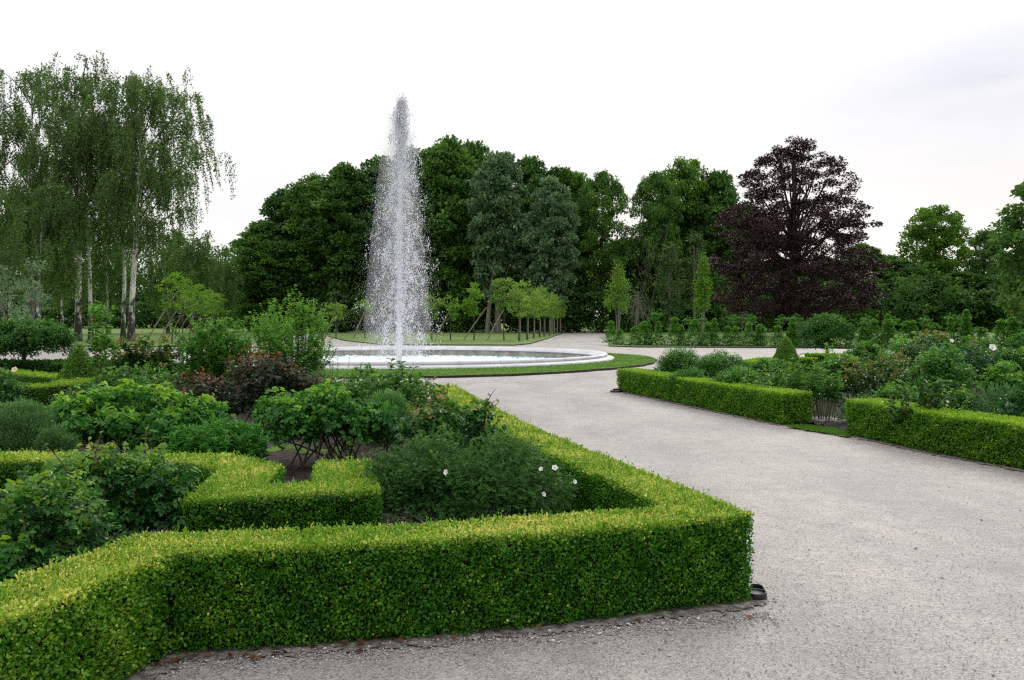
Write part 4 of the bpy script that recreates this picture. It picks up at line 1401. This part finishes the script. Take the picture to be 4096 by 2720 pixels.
# ------------------------------------------------------------------ young trees
def crown_points(r, n, K, env, z0, z1, rc, flat=.7, outer=.55):
    t = r.uniform(0, 1, K * 3)
    R = env(t)
    t = t[r.uniform(size=K * 3) < R / R.max()][:K]
    K = len(t)
    R = env(t)
    a = r.uniform(0, 2 * PI, K)
    q = outer + (1 - outer) * np.sqrt(r.uniform(0, 1, K))
    q = np.where(r.uniform(size=K) < .25, r.uniform(.1, .6, K), q)
    rk = rc * r.uniform(.6, 1.35, K)
    C = np.stack([np.cos(a) * np.maximum(R - rk * .5, .05) * q, np.sin(a) * np.maximum(R - rk * .5, .05) * q, z0 + t * (z1 - z0)], -1)
    w = rk ** 2
    which = r.choice(K, n, p=w / w.sum())
    off = rand_dir(r, n)
    off[:, 2] = np.abs(off[:, 2]) * np.where(r.uniform(size=n) < .72, 1, -.6)
    off = off * (rk[which] * r.uniform(0, 1, n) ** .4)[:, None] * [1, 1, flat]
    ctr = np.array([0, 0, z0 + (z1 - z0) * .45])
    o = unit(unit(off) + .5 * unit(C[which] - ctr))
    ck = r.normal(0, .13, K)
    return C, rk, C[which] + off, o, ck[which]


def add_crown(mb, r, n, K, env, z0, z1, rc, L, W, flat=.7, outer=.55, droop=.1, base=.42):
    C, rk, P, o, ck = crown_points(r, n, K, env, z0, z1, rc, flat, outer)
    A = o * [1, 1, .4] + r.normal(size=P.shape) * .6
    N = o * .5 + np.array([0, 0, .7]) + r.normal(size=P.shape) * .45
    LL = L * r.uniform(.6, 1.3, n)
    leaves(mb, P, A, N, LL, W * LL / L, np.clip(base + ck + r.normal(size=n) * .16, 0, 1), 'd', droop=droop)
    return C


def limbs(sb, r, C, m, z0, r0, hz, sides=5):
    for c in C[r.choice(len(C), min(m, len(C)), replace=False)]:
        hb = min(max(c[2] * r.uniform(.45, .8), z0), hz)
        f = np.array([0, 0, hb])
        mid = f * .45 + c * .55 + [0, 0, -.12 * np.linalg.norm(c[:2])]
        tube(sb, bez(f, mid, c, 6), np.linspace(r0, r0 * .2, 6), sides)


def ovoid(R, peak=.4):
    return lambda t: R * np.where(t < peak, np.sqrt(np.clip(1 - ((peak - t) / peak) ** 2 * .75, 0, 1)), np.sqrt(np.clip(1 - ((t - peak) / (1 - peak)) ** 2, .01, 1)))


def make_tree(name, label, cat, loc, h, w, mat, n, K, rc, L, W, seed, bark='bark', trunk=.3, z0=.2, peak=.4, group=None, limb=22, flat=.7, outer=.55, lean=(0, 0), droop=.1, base=.42, thr=.85, rz=0.0):
    r = np.random.default_rng(seed)
    root = thing(name, label, cat, loc, rz, group)
    mb, sb = MB(), MB()
    C = add_crown(mb, r, n, K, ovoid(w / 2, peak), h * z0, h * .985, rc, L, W, flat, outer, droop, base)
    zs = np.linspace(0, h * thr, 9)
    pts = np.stack([lean[0] * (zs / h) + r.normal(0, .01 * h * .2, 9) * (zs > 0), lean[1] * (zs / h) + r.normal(0, .01 * h * .2, 9) * (zs > 0), zs], -1)
    rad = trunk * np.interp(zs / h, [0, .03, .1, .5, 1], [1.35, 1.1, 1, .62, .15])
    tube(sb, pts, rad, 9)
    limbs(sb, r, C, limb, h * z0 * .8, trunk * .28, h * thr * .95)
    mb.build('crown', M[mat], root)
    sb.build('trunk', M[bark], root, smooth=True)
    return root


def place(root, loc, rz, sc, label=None, group=None):
    c = copy_tree(root)
    c.location = loc
    c.rotation_euler = (0, 0, rz)
    c.scale = sc
    if label:
        c['label'] = label
    if group:
        c['group'] = group
    return c


def stake(loc, top, rad, label, group):
    mb = MB()
    tube(mb, [(0, 0, -.1), tuple((np.array(top) * .5)), tuple(top)], [rad, rad, rad * .95], 8)
    o = mb.build('wooden_stake', M['stake'], smooth=True)
    o.location = loc
    tag(o, label, 'stake', group)
    return o


# row of limes along the right-hand avenue (first the four with leaning props, then the straight row)
rr_ = np.random.default_rng(7)
GL = 'young limes of the row beside the avenue'
lime_a = make_tree('lime_sapling', 'round-headed young lime in the receding row left of the avenue', 'young tree', (0, 0, 0), 4.3, 2.0, 'lime brown', 950, 34, .30, .17, .11, 151, 'bark', .045, .42, .5, GL, 14, thr=.8)
rowpx = [(519, 342.2), (527, 340.7), (533.6, 339), (539.5, 337.9), (544, 337.4), (549.2, 336.2), (553.4, 334.9), (556.8, 334.2), (560, 333.8)]
GS = 'upright stakes of the lime row'
for k, (px, py) in enumerate(rowpx):
    p = G(px, py)
    s = rr_.uniform(.93, 1.08)
    if k == 0:
        lime_a.location = (p[0], p[1], .06)
    else:
        place(lime_a, (p[0], p[1], .06), rr_.uniform(0, 6), (s, s, s))
    stake((p[0] + .08, p[1] - .1, .0), (0, 0, 1.75), .038, 'upright wooden stake at a lime of the receding row left of the avenue', GS)
singles = [
    (432, 341.3, 3.6, 1.6, 'lime brown', 'dull-leaved young tree with leaning prop, half behind the spray of the jet', 900, -.9),
    (450.5, 341.3, 3.4, 1.6, 'lime', 'smallest young tree with leaning prop right of the jet, sparse and lopsided', 360, -1.0),
    (474, 341.3, 4.3, 1.75, 'lime', 'bright yellow-green young tree crossed by its prop, before the leaning grey trunk', 1100, 1.1),
    (504, 341.3, 4.75, 2.6, 'lime brown', 'dull brownish young tree with the longest prop, first beside the straight row', 1300, -1.1)]
for k, (px, py, h, w, mt, lb, nlf, dx) in enumerate(singles):
    p = G(px, py)
    make_tree('staked_sapling', lb, 'young tree', (p[0], p[1], .06), h, w, mt, nlf, 24, .32, .17, .12, 160 + k, 'bark', .045, .45, .5, None, 12, thr=.8)
    if dx < 0:
        stake((p[0] + dx * 1.25, p[1] - .3, 0), (-dx * 1.25, .3, 2.45), .05, ['leaning prop of the dull young tree behind the spray', 'leaning prop of the smallest young tree right of the jet', '', 'long pale leaning prop beside the straight lime row'][k], 'leaning props right of the jet')
    else:
        stake((p[0] - .9, p[1] - .3, 0), (1.85, .3, 2.6), .05, 'leaning prop crossing the stem of the bright yellow-green young tree', 'leaning props right of the jet')
for px, h, lb in ((336, 3.2, 'thin young tree with prop in shade, left end of the middle lawn'), (365, 3.4, 'thin young tree with prop left of the jet, seen through the spray')):
    p = G(px, 339.0)
    make_tree('staked_sapling', lb, 'young tree', (p[0], p[1], .06), h, 1.9, 'lime brown', 500, 18, .32, .17, .12, int(px), 'bark', .045, .5, .5, None, 10, thr=.8)
    stake((p[0] - 1.0, p[1] - .3, 0), (.95, .3, 2.3), .06, 'leaning prop of the ' + ('shaded young tree at the left end of the middle lawn' if px < 350 else 'young tree left of the jet, seen through spray'), 'leaning props left of the jet')

# receding row of props and saplings on the left lawn
GLL = 'young limes of the row on the left lawn'
lime_b = make_tree('lime_sapling', 'young lime with bright leaves in the receding row on the left lawn', 'young tree', (0, 0, 0), 4.6, 1.9, 'lime', 620, 26, .30, .17, .11, 171, 'bark', .045, .46, .5, GLL, 14, thr=.8)
for k in range(9):
    t = (k / 8) ** .75
    p = G(172 + 50 * t, 345.4 - 10.9 * t)
    s = rr_.uniform(.9, 1.08) * (1 if k else 1.03)
    if k == 0:
        lime_b.location = (p[0], p[1], .06)
    else:
        place(lime_b, (p[0], p[1], .06), rr_.uniform(0, 6), (s, s, s * .96))
    stake((p[0] - 1.75, p[1] - .3, 0), (2.0, .3, 3.3), .042, 'slanting wooden prop of a young lime in the row on the left lawn', 'slanting props on the left lawn')

# columnar trees by the avenue
def column_tree(label, px, D, top, wpx, mat, seed, zb):
    r = np.random.default_rng(seed)
    h = ZH(top, D)
    w = wpx * D / F
    root = thing('columnar_tree', label, 'tree', (X(px, D), D, .03))
    mb, sb = MB(), MB()
    env = lambda t: w / 2 * np.interp(t, [0, .12, .35, .7, .9, 1], [.55, .95, 1, .70, .30, .10]) * (1 + .22 * np.sin(t * 17 + seed) + .12 * np.sin(t * 41))
    add_crown(mb, r, 2500, 62, env, zb, h, .40, .18, .10, 1.7, .3)
    for k in range(12):
        a = r.uniform(0, 6.28)
        q = r.uniform(.2, .8) * w / 2
        tube(sb, bez((.05 * math.cos(a), .05 * math.sin(a), 0), (math.cos(a) * q * .3, math.sin(a) * q * .3, h * .45), (math.cos(a) * q, math.sin(a) * q, h * r.uniform(.6, .95)), 6), np.linspace(.06, .012, 6), 5)
    mb.build('crown', M[mat], root)
    sb.build('trunk', M['pale bark'], root)


column_tree('yellow-green columnar tree at the right side of the avenue', 618, 74, 267, 25, 'lime brown', 181, 2.3)
column_tree('narrow bright green columnar tree left of the purple beech', 703, 70, 258, 17, 'lime', 182, 2.2)


# leafless weeping young tree beside the columnar tree
root = thing('bare_tree', 'bare brown drooping young tree right of the yellow-green columnar tree', 'tree', (X(636, 78), 78, .03))
mb = MB()
r = np.random.default_rng(184)
tube(mb, [(0, 0, 0), (.1, 0, 2.0), (.2, 0, 4.0)], [.09, .07, .04], 6)
for k in range(70):
    z = r.uniform(1.8, 4.0)
    a = r.uniform(0, 6.28)
    q = r.uniform(.5, 1.5)
    e = np.array([.2 + math.cos(a) * q, math.sin(a) * q, z - r.uniform(.4, 1.8)])
    tube(mb, bez((.15, 0, z), (.15 + math.cos(a) * q * .8, math.sin(a) * q * .8, z + .7), e, 6), np.linspace(.02, .008, 6), 3)
mb.build('trunk', M['pale bark'], root)

# hornbeam saplings along the far side of the right path
def sapling_proto(seed, h, w, label):
    r = np.random.default_rng(seed)
    root = thing('hornbeam_sapling', label, 'sapling', (0, 0, 0), 0, 'hornbeam saplings edging the right lawn')
    mb, sb = MB(), MB()
    tube(sb, [(0, 0, 0), (r.normal(0, .02), 0, h * .5), (0, 0, h * .97)], [.018, .014, .006], 5)
    n = 1500
    t = r.uniform(.04, 1, n)
    R = w / 2 * np.interp(t, [0, .2, .45, .75, .95, 1], [.8, 1, .62, .30, .20, .05]) * (1 + .3 * np.sin(t * 19 + seed) + .25 * np.sin(t * 37 + 2 * seed))
    a = r.uniform(0, 2 * PI, n)
    R = R * (1 + .35 * np.sin(a * 3 + t * 14 + seed))
    q = np.sqrt(r.uniform(.05, 1, n))
    P = np.stack([np.cos(a) * R * q, np.sin(a) * R * q, t * h], -1)
    A = np.stack([np.cos(a), np.sin(a), np.full(n, .1)], -1) + r.normal(size=(n, 3)) * .45
    leaves(mb, P, A, np.array([0, 0, .9]) + r.normal(size=(n, 3)) * .5, .12 * r.uniform(.6, 1.2, n), .07, np.clip(.3 + .4 * t + r.normal(size=n) * .17, 0, 1))
    for k in range(12):
        zz = r.uniform(.1, .9)
        aa = r.uniform(0, 6.28)
        rr2 = w / 2 * .8 * (1 - .5 * zz)
        tube(sb, [(0, 0, zz * h), (math.cos(aa) * rr2, math.sin(aa) * rr2, zz * h + .12)], [.008, .003], 3)
    mb.build('foliage', M['hornbeam'], root)
    sb.build('stem', M['stem'], root)
    return root


labs = 'bushy young hornbeam in the row edging the right lawn beyond the pale path'
protos = [sapling_proto(191, 1.65, 1.3, labs), sapling_proto(192, 1.45, 1.6, labs), sapling_proto(193, 1.85, 1.0, labs)]
used = [False] * 3
sx = [(612, 345.6, 0), (623, 346.6, 1), (635, 346.9, 1), (643, 347, 1), (653, 347, 2), (662, 347.2, 2), (674, 347.3, 0), (684, 347.4, 2), (693, 347.4, 1), (704, 347.5, 1),
      (717, 347.7, 2), (727, 347.8, 0), (740, 347.9, 1), (746, 348, 0), (753, 348, 2), (763, 348, 1), (775, 348.2, 0), (789, 348.3, 2), (798, 348.6, 0), (808, 348.6, 1), (858, 349.5, 1), (866, 349.6, 0), (873, 349.7, 0), (884, 350, 1), (892, 350, 2), (902, 350, 1), (914, 350, 0), (926, 350.2, 2),
      (938, 350.3, 1), (950, 350.5, 2), (960, 350.6, 2), (972, 350.7, 0), (984, 350.8, 1), (997, 351, 0), (1009, 351, 1), (1020, 351, 0)]
for px, py, k in sx:
    p = G(px, py - .7)
    big = .86 if px < 800 else .98
    s = rr_.uniform(.78, 1.15) * big
    p[1] += rr_.uniform(-.25, .25)
    p[0] += rr_.uniform(-.3, .3)
    if not used[k]:
        used[k] = True
        o = protos[k]
        o.location = (p[0], p[1], .07)
        o.scale = (s, s, s)
    else:
        place(protos[k], (p[0], p[1], .07), rr_.uniform(0, 6), (s, s, s * rr_.uniform(.9, 1.12)))

row = np.array([G(px, py - .7)[:2] for px, py, k in sx if px > 610])
bumpy('soil', M['soil'], np.concatenate([row + [0, -.75], (row + [0, .6])[::-1]]), .25, .075, .05, 195, .12)

# small flat-headed trees on stems behind them
flat_p = make_tree('flat_headed_sapling', 'small flat-headed young tree standing behind the hornbeam saplings', 'young tree', (0, 0, 0), 2.2, 1.15, 'hornbeam', 300, 14, .22, .14, .09, 201, 'pale bark', .03, .70, .3, 'flat-headed young trees on the right lawn', 8, .4, thr=.85)
for k, (px, D, s) in enumerate([(655, 60, .84), (689, 61, .8), (700, 60, .82), (734, 59, .86), (750, 58, .86), (782, 58, .84), (796, 57, .86), (868, 52, .82), (893, 52, .8), (926, 51, .82), (952, 51, .86), (962, 51, .84)]):
    if k == 0:
        flat_p.location = (X(px, D), D, .06)
    else:
        place(flat_p, (X(px, D), D, .06), rr_.uniform(0, 6), (s, s, s))

# ------------------------------------------------------------------ birches
def birch(label, px, D, top, R, seed, nl=30, strands=26, lean=0.0, low=.24, trunk=.22, mat='birch', base_dx=0.0, Ls=.15, dens=1.0, group='weeping birches on the left lawn'):
    r = np.random.default_rng(seed)
    h = ZH(top, D)
    root = thing('birch_tree', label, 'tree', (X(px, D), D, .05), 0, group)
    mb, sb = MB(), MB()
    zs = np.linspace(0, h * .96, 14)
    cxs = lean * (zs / h) ** 1.3 + .12 * np.sin(zs * .5 + seed) * (zs / h)
    cys = .15 * np.sin(zs * .4 + seed * 2) * (zs / h)
    tube(sb, np.stack([cxs, cys, zs], -1), trunk * np.interp(zs / h, [0, .02, .08, .5, 1], [1.5, 1.2, 1, .55, .08]), 10)
    PP, AA = [], []
    for k in range(nl):
        f = low + (.95 - low) * (k + r.uniform()) / nl
        zb = f * h
        bx, by = np.interp(zb, zs, cxs), np.interp(zb, zs, cys)
        a = k * 2.4 + r.uniform(-.5, .5)
        tn = (f - low) / (.95 - low)
        reach = R * np.interp(tn, [0, .2, .5, .8, 1], [.85, 1, .95, .62, .22]) * r.uniform(.68, .97)
        rise = reach * r.uniform(.55, 1.05) + .3
        e = np.array([bx + math.cos(a) * reach, by + math.sin(a) * reach, min(zb + rise, h * 1.0)])
        s = np.array([bx, by, zb])
        mid = s + np.array([math.cos(a) * reach * .45, math.sin(a) * reach * .45, rise * .85])
        pt = bez(s, mid, e, 9)
        tube(sb, pt, np.linspace(trunk * .24, .010, 9), 5, mat=1)
        ns = int(strands * .35 * (reach / R + .35))
        for q in range(ns):
            u = r.uniform(.2, 1) ** .8
            x = u * 8
            i0 = min(int(x), 7)
            b = pt[i0] + (pt[i0 + 1] - pt[i0]) * (x - i0)
            sd = r.normal(0, .75, 3) * [1, 1, .55]
            lq = r.uniform(.6, 2.6) * (1.1 - .45 * tn)
            for q2 in range(4):
                b2 = b + sd * r.uniform(.5, 1.1) + r.normal(0, .16, 3)
                ln = min(lq * r.uniform(.6, 1.15), b2[2] - 1.9)
                if ln < .3:
                    continue
                m = int(ln / .062 * dens) + 3
                tt = np.linspace(0, 1, m)
                dr = np.array([math.cos(a), math.sin(a), 0]) * .2 + r.normal(0, .1, 3)
                P = b2 + np.outer(tt, [0, 0, -ln]) + np.outer(np.sin(tt * 1.5), dr)
                tube(sb, P[[0, m // 2, m - 1]], .007, 3, mat=1)
                PP.append(P + r.normal(0, .065, P.shape))
            PP.append(b + np.outer(r.uniform(0, 1, 14), sd) + r.normal(0, .1, (14, 3)))
    P = np.concatenate(PP)
    n = len(P)
    A = np.array([0, 0, -.7]) + r.normal(size=(n, 3)) * .7
    LL = Ls * r.uniform(.6, 1.25, n)
    leaves(mb, P, A, rand_dir(r, n), LL, LL * .72, np.clip(.5 + r.normal(size=n) * .18 + .12 * wob(P[:, 0], P[:, 2], .5, seed), 0, 1))
    mb.build('crown', M[mat], root)
    sb.build('trunk', [M['birch bark'], M['bark']], root, smooth=True)
    return root


birch('weeping birch with a white trunk, rightmost of the tall birches', 131, 66, 78, 6.2, 211, 40, 38, lean=1.1, low=.30)
birch('weeping birch with a straight dark-footed trunk, tallest of the group', 78, 67, 62, 4.8, 212, 32, 28, lean=.35, low=.30)
birch('slender leaning birch close beside the tallest birch', 91, 66.5, 110, 3.0, 213, 18, 18, lean=-.7, low=.45, trunk=.16)
birch('slender birch with a dark trunk just left of the rightmost tall birch', 123, 69, 105, 3.2, 214, 18, 20, lean=.5, low=.42, trunk=.16)
birch('tall weeping birch by the left edge, crown cut by the picture edge', 28, 70, 66, 4.8, 215, 30, 26, lean=.5, low=.28, trunk=.22)
birch('birch cut by the left picture edge', -18, 66, 85, 4.6, 216, 26, 26, lean=.4, low=.22, trunk=.24)
birch('lower weeping birch with pale hanging branches in front at the left', 38, 62, 190, 3.6, 217, 24, 28, lean=.3, low=.25, trunk=.17, base_dx=0)
birch('distant weeping birch at the right end of the birch group', 192, 98, 240, 3.8, 218, 22, 24, low=.2, trunk=.17, Ls=.2, dens=.8)
birch('distant weeping birch between the right tall birch and the lime row', 168, 104, 232, 4.2, 219, 22, 24, low=.2, trunk=.17, Ls=.2, dens=.8)
birch('distant birch right of the lime row, thin trunk against the dark wood', 214, 108, 262, 3.2, 220, 18, 22, low=.2, trunk=.13, Ls=.2, dens=.8)
birch('distant birch seen under the tallest birch', 62, 95, 215, 4.4, 221, 22, 24, low=.2, trunk=.17, Ls=.2, dens=.8)
birch('distant birch seen between the two tall birch trunks', 108, 100, 225, 4.4, 222, 22, 24, low=.2, trunk=.17, Ls=.2, dens=.8)
birch('distant birch behind the left edge birches', 10, 98, 215, 4.6, 223, 22, 24, low=.2, trunk=.17, Ls=.2, dens=.8)
make_tree('young_tree', 'thin pale-leaved young tree behind the left umbrella-shaped tree', 'young tree', (X(33, 48), 48, .06), ZH(258, 48), 2.2, 'poplar', 900, 34, .36, .17, .09, 231, 'pale bark', .07, .25, .3, None, 18, thr=.95)
make_tree('young_tree', 'thin pale-leaved young tree at the very left edge', 'young tree', (X(4, 50), 50, .06), ZH(262, 50), 2.0, 'poplar', 700, 30, .36, .17, .09, 232, 'pale bark', .07, .25, .3, None, 16, thr=.95)

# ------------------------------------------------------------------ purple beech
r = np.random.default_rng(241)
DB = 84.0
hb = ZH(139.5, DB)
root = thing('copper_beech', 'big dark purple copper beech standing alone on the right lawn', 'tree', (X(794, DB), DB, .05))
mb, sb = MB(), MB()
env = lambda t: np.interp(t, [0, .02, .11, .27, .41, .49, .65, .77, .88, .96, 1], [4.6, 5.6, 8.2, 7.6, 7.5, 7.1, 6.4, 5.1, 4.4, 2.9, 1.0]) * (1 + .10 * np.sin(t * 26))
C = add_crown(mb, r, 80000, 760, env, 1.9, hb * .985, .66, .21, .15, .6, .4, base=.5)
zs = np.linspace(0, hb * .9, 12)
tube(sb, np.stack([.1 * np.sin(zs), .1 * np.cos(zs), zs], -1), .52 * np.interp(zs / hb, [0, .03, .1, .5, 1], [1.4, 1.1, 1, .6, .1]), 12)
limbs(sb, r, C, 90, 2.6, .13, hb * .86)
mb.build('crown', M['beech'], root)
sb.build('trunk', M['bark'], root, smooth=True)

# ------------------------------------------------------------------ the wood behind
kinds = {}


def wood_tree(kind, label, px, D, top, wpx, group=None, rz=None):
    h, w = ZH(top, D), wpx * D / F * (1.0 if kind in ('oak', 'dark oak') else 1.22)
    if rz is None:
        rz = rr_.uniform(0, 6.28)
    spec = {'dark': ('wood dark', 20, 11, 520, .85, .02, .50, 251, 38000), 'mid': ('wood mid', 20, 11, 520, .85, .02, .52, 252, 38000), 'oak': ('wood bright', 20, 12, 300, 1.0, .22, .6, 253, 24000),
            'dark oak': ('wood mid', 20, 12, 230, 1.0, .16, .6, 254, 20000), 'poplar': ('poplar', 20, 8, 260, .75, .17, .55, 255, 20000)}[kind]
    mt, hh, ww, K, rc, z0, pk, sd, n = spec
    if kind not in kinds:
        o = make_tree('woodland_tree', label, 'tree', (X(px, D), D, .03), hh, ww, mt, n, K, rc, .42, .30, sd, 'pale bark' if kind == 'poplar' else 'bark', .34, z0, pk, group, 40, .75, .3)
        kinds[kind] = o
    else:
        o = copy_tree(kinds[kind])
        o['label'] = label
        if 'group' in o.keys():
            del o['group']
        if group:
            o['group'] = group
    o.location = (X(px, D), D, .03)
    o.rotation_euler = (0, 0, rz)
    o.scale = (w / ww, w / ww, h / hh)
    return o


W1 = 'trees of the wood behind the fountain'
wood_tree('mid', 'mid green tree at the left end of the wood, sloping to the ground', 266, 116, 222, 62, W1)
wood_tree('dark', 'dark tree second from the left end of the wood', 288, 119, 190, 64, W1)
wood_tree('mid', 'mid green rounded tree in the left part of the wood', 312, 118, 176, 66, W1)
wood_tree('dark', 'dark rounded tree well left of the jet in the wood', 343, 116, 165, 74, W1)
wood_tree('dark', 'dark tree directly left of the jet top in the wood', 378, 119, 158, 72, W1)
wood_tree('mid', 'tall tree directly behind the jet', 413, 117, 149, 70, W1)
wood_tree('mid', 'tallest tree of the wood, just right of the jet', 446, 116, 139, 76, W1)
wood_tree('dark', 'dark tree behind the tallest ones, right of the jet', 470, 122, 143, 70, W1)
wood_tree('poplar', 'grey-green poplar with a long leaning pale trunk right of the jet', 498, 110, 150, 52, W1, 1.0)
wood_tree('dark', 'dark tree between the two grey-green poplars', 528, 120, 158, 62, W1)
wood_tree('poplar', 'silvery grey-green poplar standing before the right part of the wood', 552, 107, 176, 46, W1, 2.5)
wood_tree('dark', 'dark tree behind the silvery poplar', 560, 121, 168, 56, W1)
wood_tree('oak', 'bright-edged oak behind the silvery poplar, right of it', 578, 122, 172, 52, W1)
wood_tree('dark oak', 'open dark oak at the right end of the wood, left of the sky gap', 602, 117, 171, 56, W1)
wood_tree('dark', 'lower dark tree at the foot of the sky gap', 628, 122, 238, 52, W1)
W2 = 'trees of the wood between the avenue and the purple beech'
wood_tree('dark oak', 'dark leafy tree just right of the sky gap', 656, 118, 172, 54, W2)
wood_tree('dark', 'lower dark tree filling the wood behind the leaning half-bare tree', 664, 124, 196, 46, W2)
wood_tree('mid', 'mid green lower tree behind the narrow bright column', 700, 125, 190, 46, W2)
wood_tree('oak', 'bright yellow-green topped tree left of the purple beech', 686, 122, 158, 62, W2)
wood_tree('dark', 'dark tree touching the left shoulder of the purple beech', 716, 120, 172, 56, W2)
wood_tree('dark', 'lower dark tree behind the left side of the purple beech', 742, 126, 205, 60, W2)
wood_tree('dark', 'lower dark tree behind the trunk of the purple beech', 790, 128, 262, 66, W2)
wood_tree('mid', 'lower tree behind the right side of the purple beech', 832, 128, 262, 60, W2)
W3 = 'trees of the wood right of the purple beech'
wood_tree('mid', 'rounded mid green tree just right of the purple beech', 862, 126, 244, 50, W3)
wood_tree('mid', 'low rounded tree between the beech and the tall oak', 890, 128, 256, 54, W3)
wood_tree('oak', 'tall bright green oak rising above the right wood', 934, 128, 206, 70, W3)
wood_tree('dark', 'dark tree at the foot of the tall bright oak', 912, 122, 268, 50, W3)
wood_tree('dark oak', 'open dull tree with sky gaps right of the tall bright oak', 984, 130, 230, 56, W3)
wood_tree('dark', 'low dark tree under the sky gaps at the right', 962, 121, 272, 60, W3)
wood_tree('dark', 'low dark tree behind the near tree at the right edge', 1014, 122, 258, 60, W3)

# shaggy pale scrub trees at the wood's edge
make_tree('scrub_tree', 'pale shaggy ivy-clad tree before the dark wood, left of the bright column', 'tree', (X(670, 104), 104, .03), ZH(240, 104), 3.4, 'scrub', 2600, 90, .5, .3, .18, 261, 'pale bark', .16, .10, .4, None, 30, 1.2, .4)
make_tree('scrub_tree', 'pale shaggy tree close behind the narrow bright column', 'tree', (X(694, 106), 106, .03), ZH(232, 106), 3.2, 'scrub', 1800, 60, .5, .3, .18, 262, 'pale bark', .16, .25, .6, None, 30, 1.0, .4)
make_tree('bare_tree', 'leaning half-bare grey tree in the dark wood left of the beech', 'tree', (X(645, 108), 108, .03), ZH(200, 108), 6.5, 'scrub', 420, 40, .6, .3, .18, 263, 'bark', .13, .35, .6, None, 18, 1.0, .4, lean=(3.5, 0))
make_tree('scrub_tree', 'pale low bushy tree on the wood edge left of the jet', 'tree', (X(336, 108), 108, .03), ZH(292, 108), 4.6, 'scrub', 900, 40, .5, .3, .2, 264, 'pale bark', .1, .2, .5, None, 14, .6, .4)
make_tree('scrub_tree', 'pale low bushy tree under the right part of the copper beech', 'tree', (X(742, 100), 100, .03), ZH(300, 100), 4.2, 'scrub', 900, 40, .5, .28, .18, 265, 'pale bark', .1, .2, .5, None, 14, .6, .4)

# one long pale leaning trunk that shows in front of the wood
root = thing('woodland_tree', 'grey bare lower trunk leaning right, before the dark wood right of the jet', 'tree', (X(487, 109), 109, .03))
mb, sb = MB(), MB()
tube(sb, [(0, 0, 0), (.25, 0, 3), (.7, 0, 7), (1.2, 0, 11), (1.6, 0, 15)], [.30, .25, .23, .18, .10], 9)
r = np.random.default_rng(266)
C = add_crown(mb, r, 6000, 90, ovoid(2.6, .5), 9, 21, .8, .36, .26, .8, .4)
limbs(sb, r, C + [1.4, 0, 0], 14, 9, .08, 15)
cr = mb.build('crown', M['poplar'], root)
cr.location = (1.5, 0, 0)
sb.build('trunk', M['pale bark'], root, smooth=True)

# undergrowth along the foot of the wood and the far-off wood on the left
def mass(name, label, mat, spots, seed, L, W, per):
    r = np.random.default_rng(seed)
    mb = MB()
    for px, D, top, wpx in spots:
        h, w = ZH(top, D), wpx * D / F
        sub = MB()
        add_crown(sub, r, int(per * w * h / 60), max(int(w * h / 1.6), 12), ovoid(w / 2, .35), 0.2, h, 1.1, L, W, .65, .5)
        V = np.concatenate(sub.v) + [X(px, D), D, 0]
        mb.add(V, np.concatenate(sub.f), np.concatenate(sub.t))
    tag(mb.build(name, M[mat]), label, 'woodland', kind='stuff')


sp1 = [(px, 116 + 3 * math.sin(px * 1.7), 276 + 14 * math.sin(px * .37) + 6 * math.sin(px * 1.3), 46) for px in range(256, 640, 15)]
sp1 += [(px, 117 + 3 * math.sin(px * 1.7), 276 + 12 * math.sin(px * .31) + 6 * math.sin(px * 1.1), 46) for px in range(640, 1075, 16)]
sp1 += [(px, 134 + 3 * math.sin(px * 1.7), 262 + 8 * math.sin(px * .41) + 6 * math.sin(px * 1.2), 52) for px in range(250, 1085, 22)]
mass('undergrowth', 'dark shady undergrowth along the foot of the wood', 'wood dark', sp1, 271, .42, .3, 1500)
sp2 = [(px, 190 + 5 * math.sin(px), 268 + 8 * math.sin(px * .3), 50) for px in range(-30, 262, 18)]
sp2 += [(px, 182 + 6 * math.sin(px), 252 + 10 * math.sin(px * .21) + 5 * math.sin(px * .9), 50) for px in range(-20, 262, 16)]
sp2 += [(px, 174 + 4 * math.sin(px), 288 + 6 * math.sin(px * .35), 44) for px in range(40, 262, 15)]
sp2 += [(238, 172, 243, 40), (222, 176, 250, 36), (250, 165, 258, 30)]
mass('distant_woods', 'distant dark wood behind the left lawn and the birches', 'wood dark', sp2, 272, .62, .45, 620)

# near tree cut by the right edge
make_tree('maple_tree', 'leafy green tree close by, cut by the right picture edge', 'tree', (X(1096, 40), 40, .05), ZH(146, 40), 8.6, 'wood mid', 48000, 420, .55, .19, .16, 281, 'bark', .22, .08, .38, None, 40, .65, .5, droop=.2, base=.42)
